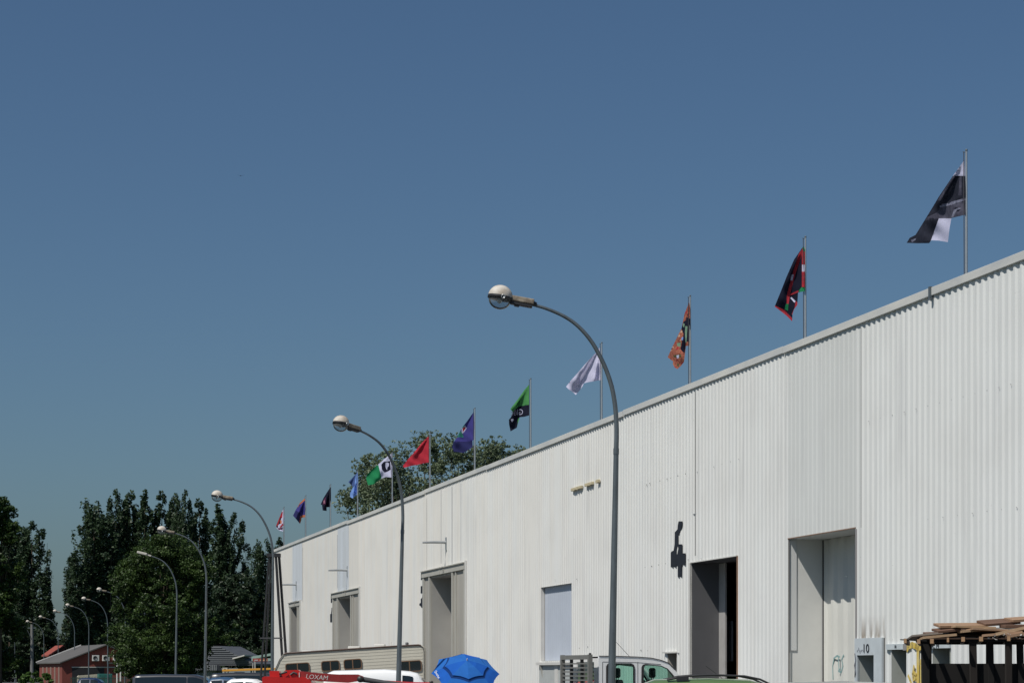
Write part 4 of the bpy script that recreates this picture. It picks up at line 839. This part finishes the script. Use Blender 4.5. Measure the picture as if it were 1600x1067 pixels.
b = MB(); b.tube([(cx(x), -.02, chh(y)) for x, y in ((444, 1021.5), (447, 1019.9), (500, 1016.5), (560, 1012.6), (620, 1008.8), (654, 1007), (658, 1008)) ], .032, 6); b.build('roof_trim', M_cara2, cv)
b = MB(); b.tube([(cx(x), -.025, chh(y)) for x, y in ((444, 1021), (437, 1030), (430, 1046), (424, 1066), (428, 1095))], .014, 6); b.build('edge_trim', M_plast, cv)
b = MB(); b.tube([(cx(x), -.025, chh(y)) for x, y in ((656, 1007.5), (661, 1011), (662.7, 1018), (663, 1066))], .014, 6); b.build('edge_trim', M_plast, cv)
sl_ = math.atan(.0622)
for x0_, x1_, y0_, y1_ in ((446, 484, 1035, 1051), (502, 531, 1031.5, 1048), (537, 565.5, 1029, 1045), (621, 659, 1031.5, 1049)):
    M = Matrix.Translation((cx((x0_+x1_)/2), -.03, chh((y0_+y1_)/2))) @ Matrix.Rotation(-sl_, 4, 'Y'); w_ = (x1_-x0_)*kk/2; h = (y1_-y0_)*kk/2
    def rrect(w_, h, r): return [(sx*(w_-r)+r*cos(a), sz*(h-r)+r*sin(a)) for sx, sz, a0 in ((1, 1, 0), (-1, 1, 90), (-1, -1, 180), (1, -1, 270)) for a in [R(a0+t) for t in (0, 30, 60, 90)]]
    we = empty('window', (0, 0, 0)); we.parent = cv
    me = holes_mesh(rrect(w_, h, .09), [rrect(w_-.03, h-.03, .07)], .03); o = link('frame', me, we, [mat('window_brown', (.16, .09, .05), .5)]); o.matrix_local = M @ Matrix.Rotation(R(90), 4, 'X')
    b = MB(); b.prism(rrect(w_-.02, h-.02, .07), -.004, .004, 'y', M=M); b.build('pane', M_glass, we)
    b = MB(); b.box(-.018, .018, -.012, -.005, -h+.02, h-.02, M=M); b.build('bar', mat('window_brown', (.16, .09, .05)), we)
for x0_, x1_, yy, h in ((470, 486, 1017.5, .05), (542, 561, 1012.6, .09), (583, 600, 1010, .11)):
    b = MB(); b.box(cx(x0_), cx(x1_), .5, 1.1, chh(yy)-.03, chh(yy)+h, bev=.03); b.build('roof_vent', M_trim, cv)
b = MB(); b.tube([(cx(611), .6, chh(1010)), (cx(610), .6, chh(1001.5))], .012, 6); b.build('antenna', M_trim, cv)
b = MB(); b.lathe([(.0, .1), (.06, .08), (.06, 0)], 10, Matrix.Translation((cx(635), .5, chh(1006.5)))); b.build('roof_knob', M_plast, cv)
for x in (500, 545): wheel(cv, cx(x), .1, .32)
b = MB(); b.tube([(cx(424), 1.07, .5), (cx(405), 1.07, .45)], .04, 6); b.tube([(cx(406), 1.07, 0), (cx(406), 1.07, .6)], .03, 6); b.build('drawbar', M_galv, cv)
b = MB(); b.face([(cx(437)-.02, .2, chh(1032)), (cx(437)-.02, 1.95, chh(1032)), (cx(430)-.02, 1.95, chh(1046)), (cx(430)-.02, .2, chh(1046))]); b.build('front_window', M_glass, cv)

# red boom lift ------------------------------------------------------
lz = 60.0; k6 = lz/F; bl = empty('boom_lift', (rx(480)*lz, lz, 0), 0, 'red boom lift with a lowered boom in front of the caravan', 'boom lift'); qx = lambda x: (x-480)*k6; qz = lambda y: EYE+(HY-y)*k6
M_red = mat('red_paint', (.50, .014, .012), .35, noise=.1, nscale=3, coat=.3); M_red2 = mat('faded_red', (.27, .02, .02), .5, noise=.2, nscale=4)
b = MB(); b.prism([(qx(x), qz(y)) for x, y in ((414, 1090), (413, 1058), (416, 1056), (455, 1058), (478, 1057), (487, 1062), (492, 1070), (494, 1090))], -.55, .75, 'y'); b.build('turntable', M_red, bl)
b = MB(); b.prism([(qx(x), qz(y)) for x, y in ((424, 1058), (423, 1047.5), (438, 1047.5), (439, 1058))], -.35, .2, 'y'); b.prism([(qx(x), qz(y)) for x, y in ((436, 1059), (447, 1046.5), (467, 1046), (470, 1049), (470, 1060))], -.2, .3, 'y'); b.build('counterweight', M_red, bl)
b = MB(); b.tube([(qx(438), -.3, qz(1053)), (qx(450), -.26, qz(1049))], .025, 8); b.tube([(qx(455), -.24, qz(1054)), (qx(460), -.24, qz(1050)), (qx(466), -.24, qz(1053))], .03, 8); b.build('hydraulic_hose', M_rubber, bl)
b = MB(); b.prism([(qx(x), qz(y)) for x, y in ((470, 1060), (470, 1048), (500, 1051), (530, 1053), (560, 1053), (568, 1056), (569, 1062), (545, 1066), (500, 1063.5))], -.3, -.05, 'y'); b.build('boom', M_red2, bl)
b = MB(); b.box(qx(468.8), qx(470), -.32, -.3, qz(1058), qz(1050)); b.build('marker', M_trim, bl)
b = MB(); b.lathe([(0, -.04), (.085, -.04), (.085, .3), (0, .3)], 18, Matrix.Translation((qx(564), -.02, qz(1060.5))) @ Matrix.Rotation(R(90), 4, 'X')); b.build('knuckle', M_rubber, bl)
b = MB(); b.tube([(qx(563), -.18, qz(1060)), (qx(600), -.18, qz(1066)), (qx(660), -.18, qz(1072))], [.075, .07, .06], 10); b.build('jib', M_plast, bl)
b = MB(); b.tube([(qx(590), -.12, qz(1063.5)), (qx(640), -.12, qz(1066.5)), (qx(672), -.12, qz(1067))], [.035, .03, .03], 8); b.build('ram', M_red, bl)
b = MB(); b.lathe([(.0, .07), (.05, .06), (.06, 0), (0, 0)], 12, Matrix.Translation((qx(674), -.1, qz(1067)))); b.build('end_cap', M_rubber, bl)
me = text_mesh('LOXAM', .172, .006, .12, 1.0); o = link('lettering', me, bl, [mat('faded_white', (.55, .5, .48), .6)]); o.matrix_local = Matrix.Translation((qx(496.5), -.304, qz(1057.6))) @ Matrix.Rotation(R(4.5), 4, 'Y') @ Matrix.Rotation(R(90), 4, 'X')
b = MB(); b.box(qx(420), qx(500), -.8, .9, .45, qz(1088), bev=.05); b.build('chassis', M_plast, bl)
for x in (432, 490):
    for s in (-.85, .95): wheel(bl, qx(x), s, .38, .28)
b = MB(); b.box(qx(655), qx(690), -.5, .4, .35, .42); 
for xx in (655, 690):
    for yy in (-.5, .4): b.tube([(qx(xx), yy, .4), (qx(xx), yy, 1.2)], .02, 6)
b.box(qx(655), qx(690), -.5, -.46, 1.16, 1.2); b.box(qx(655), qx(690), .36, .4, 1.16, 1.2); b.build('basket', M_red, bl)

# blue parasol -------------------------------------------------------
uz = 68.0; ku = uz/F; ue = empty('parasol', (rx(727)*uz, uz, 0), 0, 'blue vented parasol tilted toward the camera in front of the white wall', 'parasol')
M_blue = cloth_mat('blue_canvas', (.030, .165, .56)); M_blue2 = cloth_mat('blue_canvas_shaded', (.012, .05, .20)); M_blue3 = cloth_mat('blue_canvas_vivid', (.020, .13, .55))
UM = Matrix.Translation((.05, 0, EYE+(HY-1031)*ku)) @ Matrix.Rotation(R(7), 4, 'Y') @ Matrix.Rotation(R(35), 4, 'X')
def oct_(r, z_, n=8, off=.25): return [Vector((r*cos(2*pi*(k+off)/n), r*sin(2*pi*(k+off)/n), z_)) for k in range(n)]
def tier(b, rings, mi=0, skip=None):
    for A_, B_ in zip(rings, rings[1:]):
        for k in range(8):
            a, c, d_, e_ = A_[k], A_[(k+1) % 8], B_[(k+1) % 8], B_[k]
            # sag of the cloth between ribs
            for t0, t1 in ((0, .25), (.25, .5), (.5, .75), (.75, 1)):
                f_ = lambda p, q, t: p.lerp(q, t)*(1-.05*sin(pi*t)) if p.length > .05 else p.lerp(q, t)
                b.face([UM @ f_(a, c, t0), UM @ f_(a, c, t1), UM @ f_(e_, d_, t1), UM @ f_(e_, d_, t0)], (k % 3 == 1)*1 if mi == 0 else mi)
b = MB(); tier(b, [oct_(.015, .0), oct_(.32, -.08), oct_(.66, -.225)]); b.build('top_canopy', [M_blue, M_blue3], ue, fix=False)
b = MB(); tier(b, [oct_(.58, -.235), oct_(.73, -.295)], 1); b.build('vent_shade_ring', [M_blue, M_blue2], ue, fix=False)  # ring between the tiers, shade of the vent put into a darker blue
b = MB(); tier(b, [oct_(.715, -.29), oct_(.86, -.375), oct_(1.05, -.50)]); b.build('lower_canopy', [M_blue, M_blue3], ue, fix=False)
b = MB(); b.tube([UM @ Vector((0, 0, -.02)), UM @ Vector((0, 0, .07))], [.02, .012], 8); b.build('ferrule', M_trim, ue)
b = MB(); b.tube([UM @ Vector((0, 0, -.02)), UM @ Vector((0, 0, -.9)), (.1, .5, .9), (.1, .52, 0)], .016, 8); b.build('pole', M_pole, ue)
for k, (a, c) in enumerate(zip(oct_(.03, -.06), oct_(1.04, -.53))):
    b = MB(); b.tube([UM @ a, UM @ c], .006, 5); b.build('rib', M_pole, ue)

me = text_mesh('Quechua', .105, .003, 0, 1); o = link('lettering', me, ue, [mat('white_print', (.75, .77, .8), .6)])
a_, c_, d_ = [UM @ Vector((q*cos(pi*p), q*sin(pi*p), w_)) for q, p, w_ in ((.80, 1.13, -.36), (.97, 1.06, -.46), (.97, 1.20, -.46))]
n_ = (c_-a_).cross(d_-a_).normalized(); n_ = n_ if n_.y < 0 else -n_; xd = (d_-c_).normalized(); yd = n_.cross(xd)
mm = Matrix((xd, yd, n_)).transposed().to_4x4(); mm.translation = (a_+c_+d_)/3+n_*.03; o.matrix_local = mm
# white pickup ------------------------------------------------------
wz = 53.0; kw = wz/F; YW = R(18); pk = empty('pickup_truck', (rx(935)*wz, wz, 0), YW, 'white crew cab truck with a grey slatted headboard in front of the wall', 'truck')
sxw = kw/cos(YW); ax = lambda x: (x-933)*sxw*(1+.0) ; az = lambda y: EYE+(HY-y)*kw
def PX(x, y): # pixel on the near side of the cab -> local x, z (perspective of the yawed side)
    d_ = (x-933)*kw; u = d_/(cos(YW)-(x-800)/F*sin(YW)); return (u, EYE+(HY-y)*(wz+u*sin(YW))/F)
roofl = [(932.5, 1028), (933.5, 1025.2), (960, 1025.3), (995, 1026.6), (1015, 1028.2), (1030, 1031.5), (1042, 1036), (1052, 1046), (1062, 1058), (1072, 1070)]
outer = [PX(*p) for p in roofl]; xe = outer[-1][0]; outer += [(xe+.9, 1.02), (xe+1.05, .75), (xe+1.05, .35), (0, .35)]
w1 = [PX(x, y) for x, y in ((945, 1085), (945, 1041), (947, 1037), (951, 1035.5), (983, 1036), (987, 1038), (988.5, 1043), (988.5, 1085))]
w2 = [PX(x, y) for x, y in ((1000, 1085), (1000.5, 1042), (1002.5, 1038), (1007, 1037), (1030, 1039.5), (1040, 1044), (1048, 1053), (1057, 1066), (1066, 1085))]
zmin = 1.12
w1 = [(x, max(z_, zmin)) for x, z_ in w1]; w2 = [(x, max(z_, zmin)) for x, z_ in w2]
CW = 1.85
for yy in (0, CW):
    me = holes_mesh(outer, [w1, w2], .05); o = link('side_panel', me, pk, [M_white]); o.matrix_local = Matrix.Translation((0, yy, 0)) @ Matrix.Rotation(R(90), 4, 'X')
    for wv in (w1, w2):
        cxm = sum(p[0] for p in wv)/len(wv); czm = sum(p[1] for p in wv)/len(wv); inn = [(cxm+(p[0]-cxm)*.90, czm+(p[1]-czm)*.93) for p in wv]
        me = holes_mesh([(cxm+(p[0]-cxm)*1.03, czm+(p[1]-czm)*1.02) for p in wv], [inn], .012); o = link('window_seal', me, pk, [M_rubber]); o.matrix_local = Matrix.Translation((0, yy+(-.034 if yy == 0 else .034), 0)) @ Matrix.Rotation(R(90), 4, 'X')
M_tint = bpy.data.materials.new('tinted_glass'); M_tint.use_nodes = True; t = M_tint.node_tree; t.nodes.clear(); out_ = t.nodes.new('ShaderNodeOutputMaterial'); gl = t.nodes.new('ShaderNodeBsdfGlossy'); gl.inputs[1].default_value = .03
tp = t.nodes.new('ShaderNodeBsdfTransparent'); tp.inputs[0].default_value = (.56, .78, .70, 1); fr = t.nodes.new('ShaderNodeFresnel'); fr.inputs[0].default_value = 1.45; m1 = t.nodes.new('ShaderNodeMixShader')
t.links.new(fr.outputs[0], m1.inputs[0]); t.links.new(tp.outputs[0], m1.inputs[1]); t.links.new(gl.outputs[0], m1.inputs[2]); t.links.new(m1.outputs[0], out_.inputs[0])
for yy in (-.012, CW+.012):
    for wv in (w1, w2): b = MB(); b.face([(x, yy, z_) for x, z_ in wv]); b.build('side_window', M_tint, pk, fix=False)
b = MB(); rp = [p for p in outer[:10]]
for a, c in zip(rp[1:7], rp[2:7]): b.face([(a[0], .02, a[1]), (c[0], .02, c[1]), (c[0], CW-.02, c[1]), (a[0], CW-.02, a[1])], 0, True); b.face([(a[0], .02, a[1]-.05), (c[0], .02, c[1]-.05), (c[0], CW-.02, c[1]-.05), (a[0], CW-.02, a[1]-.05)], 0, True)
b.box(.0, .04, .02, CW-.02, .35, 1.25); b.box(0, .04, .02, .3, 1.25, 1.99); b.box(0, .04, CW-.3, CW-.02, 1.25, 1.99); b.box(0, .04, .3, CW-.3, 1.9, 1.99); b.build('cab_shell', M_white, pk)
b = MB(); h0, h1 = outer[9], outer[10]; b.prism([(h0[0], h0[1]), (h1[0], h1[1]), (h1[0]+.15, .75), (h1[0]+.15, .4), (h0[0], .4)], .025, CW-.025, 'y'); b.build('bonnet', M_white, pk)
b = MB(); a, c = rp[6], rp[9]; b.face([(a[0], .05, a[1]), (a[0], CW-.05, a[1]), (c[0], CW-.05, c[1]), (c[0], .05, c[1])]); b.build('windscreen', M_tint, pk, fix=False)
b = MB(); b.face([(.02, .3, 1.25), (.02, CW-.3, 1.25), (.02, CW-.3, 1.9), (.02, .3, 1.9)]); b.build('rear_window', M_tint, pk, fix=False)
for gx in (939, 994):
    q0 = PX(gx, 1034); b = MB(); b.box(q0[0]-.006, q0[0]+.006, -.028, -.02, .5, q0[1]); b.build('door_gap', M_rubber, pk)
q0, q1, q2 = PX(939, 1033.5), PX(994, 1034.5), PX(1030, 1037.5); b = MB(); b.tube([(q[0], -.024, q[1]) for q in (q0, q1, q2)], .006, 5); b.build('door_gap', M_rubber, pk)
b = MB(); b.tube([(x, -.03, z_+.012) for x, z_ in rp[1:8]], .012, 6); b.build('gutter', M_plast, pk)
for y0_, xx in ((.45, PX(973, 0)[0]), (1.3, PX(973, 0)[0]), (.45, 1.55), (1.3, 1.55)):
    se = empty('seat', (xx, y0_, 0)); se.parent = pk
    b = MB(); b.box(-.1, .08, -.24, .24, .9, 1.48, bev=.05); b.box(-.1, .4, -.24, .24, .75, .92, bev=.04); b.build('seat_back', M_plast, se)
    b = MB(); b.box(-.06, .05, -.13, .13, 1.52, 1.76, bev=.045); b.tube([(0, -.06, 1.4), (0, -.06, 1.55)], .01, 6); b.tube([(0, .06, 1.4), (0, .06, 1.55)], .01, 6); b.build('headrest', M_rubber, se)
b = MB(); b.box(.05, xe+.3, .03, CW-.03, .5, .72); b.box(xe-.15, xe+.35, .05, CW-.05, .7, 1.12, bev=.05); b.build('interior_floor', M_plast, pk)
b = MB(); b.box(-3.2, -.25, -.12, CW+.12, .85, .95); b.box(-3.2, -3.15, -.12, CW+.12, .95, 1.3); b.box(-3.2, -.25, -.12, -.08, .95, 1.3); b.box(-3.2, -.25, CW+.08, CW+.12, .95, 1.3); b.build('flatbed', M_plast, pk)
hb = empty('headboard', (-.24, 0, 0)); hb.parent = pk; M_hb = mat('headboard_grey', (.17, .17, .16), .6, noise=.15)
b = MB()
for yy in (-.12, CW-.02): b.box(-.05, .05, yy, yy+.09, .9, 2.075)
b.box(-.05, .05, -.03, CW-.02, 1.96, 2.065); b.build('frame', M_hb, hb)
b = MB()
for k in range(10): z_ = 1.86-.098*k; b.box(-.02, .03, -.03, CW-.02, z_-.016, z_+.016)
b.build('slat', M_hb, hb)
for k in (.55, 1.3): b = MB(); b.box(-.01, .06, k-.03, k+.03, .9, 1.98); b.build('upright', M_rubber, hb)
b = MB(); b.tube([(-.0, -.08, 2.07), (-.0, -.08, 2.11)], .03, 8); b.build('cap', M_rubber, hb)
for x in (-2.1, xe+.35):
    for yy in (.1, CW-.1): wheel(pk, x, yy, .34)
b = MB(); b.tube([PX(1005, 1026)[:1]+(.9, 2.0), (PX(985, 0)[0]-.05, .9, 2.38)], .006, 5); b.build('antenna', M_rubber, pk)
for s in (.06, CW-.3):
    b = MB(); b.box(xe+.9, xe+1.06, s, s+.25, .72, .95, bev=.02); b.build('headlight', M_head, pk)
b = MB(); b.box(xe+.98, xe+1.14, 0, CW, .3, .55, bev=.03); b.build('bumper', M_plast, pk)

# ---------------------------------------------------------------- timber shelter at the right
sz_ = 33.0; ks = sz_/F; SX = lambda x: (x-1445)*ks; SZ = lambda y: EYE+(HY-y)*ks
sh_ = empty('timber_shelter', (rx(1445)*sz_, sz_, 0), R(0), 'dark timber shelter of slanting posts at the right edge', 'shelter')
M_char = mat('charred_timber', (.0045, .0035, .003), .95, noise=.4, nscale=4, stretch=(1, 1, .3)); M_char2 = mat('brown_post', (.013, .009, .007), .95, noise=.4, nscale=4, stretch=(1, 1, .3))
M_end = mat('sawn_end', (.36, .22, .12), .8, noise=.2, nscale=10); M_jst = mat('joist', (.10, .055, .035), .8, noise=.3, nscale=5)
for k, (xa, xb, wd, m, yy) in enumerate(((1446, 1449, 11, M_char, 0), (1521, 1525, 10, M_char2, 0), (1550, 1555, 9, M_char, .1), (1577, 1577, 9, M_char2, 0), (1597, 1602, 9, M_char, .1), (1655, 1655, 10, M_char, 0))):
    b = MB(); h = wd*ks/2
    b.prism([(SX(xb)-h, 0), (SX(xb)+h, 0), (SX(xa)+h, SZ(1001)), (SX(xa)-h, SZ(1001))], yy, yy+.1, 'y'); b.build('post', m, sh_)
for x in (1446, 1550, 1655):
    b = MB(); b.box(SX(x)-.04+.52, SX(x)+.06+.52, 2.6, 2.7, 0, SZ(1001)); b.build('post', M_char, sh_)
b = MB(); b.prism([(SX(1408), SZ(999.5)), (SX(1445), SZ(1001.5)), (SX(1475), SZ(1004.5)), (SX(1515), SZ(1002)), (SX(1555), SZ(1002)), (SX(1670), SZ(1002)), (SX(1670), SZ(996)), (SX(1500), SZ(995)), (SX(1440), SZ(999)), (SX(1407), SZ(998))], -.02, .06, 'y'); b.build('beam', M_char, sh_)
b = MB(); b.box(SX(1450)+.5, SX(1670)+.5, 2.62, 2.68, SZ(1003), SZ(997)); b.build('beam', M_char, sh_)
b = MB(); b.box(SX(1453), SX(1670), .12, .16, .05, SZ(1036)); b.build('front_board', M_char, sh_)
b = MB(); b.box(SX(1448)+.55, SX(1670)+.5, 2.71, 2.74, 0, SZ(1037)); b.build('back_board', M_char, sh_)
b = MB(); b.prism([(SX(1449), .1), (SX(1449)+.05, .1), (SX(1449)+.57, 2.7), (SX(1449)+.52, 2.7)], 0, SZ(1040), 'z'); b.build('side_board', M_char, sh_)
b = MB(); b.prism([(SX(1446), -.05), (SX(1670), -.05), (SX(1670)+.55, 2.8), (SX(1446)+.55, 2.8)], SZ(998), SZ(996.8), 'z'); b.build('shade_deck', M_jst, sh_)  # deck added under the planks to keep the interior in shade
for x, y, w_ in ((1411, 1001.5, .045), (1432, 1002.5, .05), (1452.5, 1002, .055), (1477.5, 1000, .035), (1501, 999, .055), (1529, 998.5, .06), (1572, 998, .05)):
    j = empty('joist', (SX(x), -.18, SZ(y)), R(-11)); j.parent = sh_
    b = MB(); b.box(-w_/2, w_/2, 0, 2.95, -.03, .04, bev=.003); b.build('timber', M_jst, j)
    b = MB(); b.box(-w_/2+.002, w_/2-.002, -.006, 0, -.028, .038); b.build('sawn_end', M_end, j)
# loose planks heaped on the roof: pixel x0,y0 -> x1,y1, thickness, depth offset, material
M_pl = [mat('plank_tan', (.34, .215, .135), .8, col2=(.20, .12, .07), nscale=3, stretch=(.5, 6, 6)), mat('plank_brown', (.15, .083, .055), .8, col2=(.10, .055, .035), nscale=3, stretch=(.5, 6, 6)), mat('plank_pale', (.44, .31, .19), .8, col2=(.24, .155, .09), nscale=3, stretch=(.5, 6, 6)), mat('plank_grey', (.22, .19, .17), .85, col2=(.14, .12, .10), nscale=3, stretch=(.5, 6, 6))]
PK = [(1425, 994, 1475, 989, .040, .1, 3, 'thin grey plank poking out furthest left on the shelter roof'), (1442, 996, 1500, 992, .05, .0, 2, 'pale plank lying flat at the left of the roof heap'), (1450, 998, 1545, 997, .035, .05, 0, 'tan plank lowest on the shelter roof'),
      (1466, 988, 1503, 984.5, .045, .15, 1, 'short brown plank below the tan top boards'), (1469, 980, 1545, 977, .05, .25, 0, 'long tan board on the upper left of the heap'), (1493, 979, 1560, 981, .045, .1, 2, 'pale tan board slanting down to the right'),
      (1505, 986, 1548, 983, .05, .0, 2, 'pale short board in the middle of the heap'), (1540, 977, 1600, 971, .05, .3, 1, 'brown board under the topmost plank'), (1583, 970, 1660, 964, .05, .35, 0, 'topmost plank at the right edge'),
      (1571, 979.5, 1660, 976, .06, .2, 1, 'dark brown board below the topmost plank'), (1556, 990, 1640, 974, .06, -.05, 2, 'wide tan board slanting up to the right edge'), (1575, 993, 1660, 981, .06, -.1, 0, 'tan board lying under the slanting wide one'),
      (1545, 986, 1650, 979, .03, .12, 3, 'thin grey board crossing behind the slanting ones'), (1510, 989, 1560, 988, .10, .5, 1, 'dark block of boards deep in the heap'), (1490, 993, 1610, 992, .04, .3, 1, 'brown plank beneath the middle of the heap'), (1560, 995, 1650, 990, .04, .1, 1, 'brown board at the foot of the right heap'),
      (1455, 994.5, 1520, 991.5, .035, .2, 1, 'narrow brown plank under the pale ones at the left of the heap'), (1488, 984, 1552, 986, .04, .35, 1, 'brown plank crossing beneath the long tan board'), (1520, 981, 1580, 985, .04, -.08, 0, 'tan plank sloping down beside the wide slanting board'),
      (1535, 992, 1600, 988, .05, -.05, 0, 'tan plank low in the heap near the torn plastic'), (1590, 985, 1660, 983, .07, .45, 1, 'thick brown timber deep at the right edge')]
for x0_, y0_, x1_, y1_, th, dy, mi, lab in PK:
    zz = sz_+dy; a = px(x0_, y0_, zz); c = px(x1_, y1_, zz); v = c-a; L_ = v.length
    wd = random.uniform(.1, .16); pl = MB(); pl.box(0, L_, 0, wd*2.2, -th*.38, th*.38, bev=.004)
    # slight warp
    pl.v = [(x, y, z+.012*sin(x*2.5+dy*9)) for x, y, z in pl.v]
    o = pl.build('loose_plank', M_pl[mi]); ang = math.atan2(v.z, v.x); o.location = a; o.rotation_euler = (R(random.uniform(-14, 14)), -ang, R(random.uniform(4, 15))); tag(o, lab, 'plank', 'loose planks heaped on the shelter roof')
b = MB(); rr = random.Random(9)
for k in range(40):
    x = rr.uniform(1545, 1600); y = 993+(x-1545)*.02+rr.uniform(-3, 4); q = px(x, y, sz_-.05); s = rr.uniform(.01, .045); b.face([q+Vector((rr.uniform(-s, s), rr.uniform(-.03, .03), rr.uniform(-s, s)*.6)) for _ in range(4)])
tag(b.build('plastic_scrap', mat('torn_plastic', (.32, .31, .29), .5), fix=False), 'torn pale plastic sheeting hanging from the shelter roof edge', 'plastic sheet')

# a bird far up
q = px(376, 275, 200); b = MB(); b.face([(-.32, 0, .08), (-.1, .07, .02), (0, .03, 0), (-.1, -.05, .01)]); b.face([(.32, 0, .09), (.1, .07, .02), (0, .03, 0), (.1, -.05, .01)]); b.tube([(0, -.16, 0), (0, 0, .0), (0, .18, .01)], [.01, .035, .006], 6)
o = b.build('bird', M_rubber, fix=False); o.location = q; tag(o, 'tiny dark bird high in the sky on the left', 'bird')
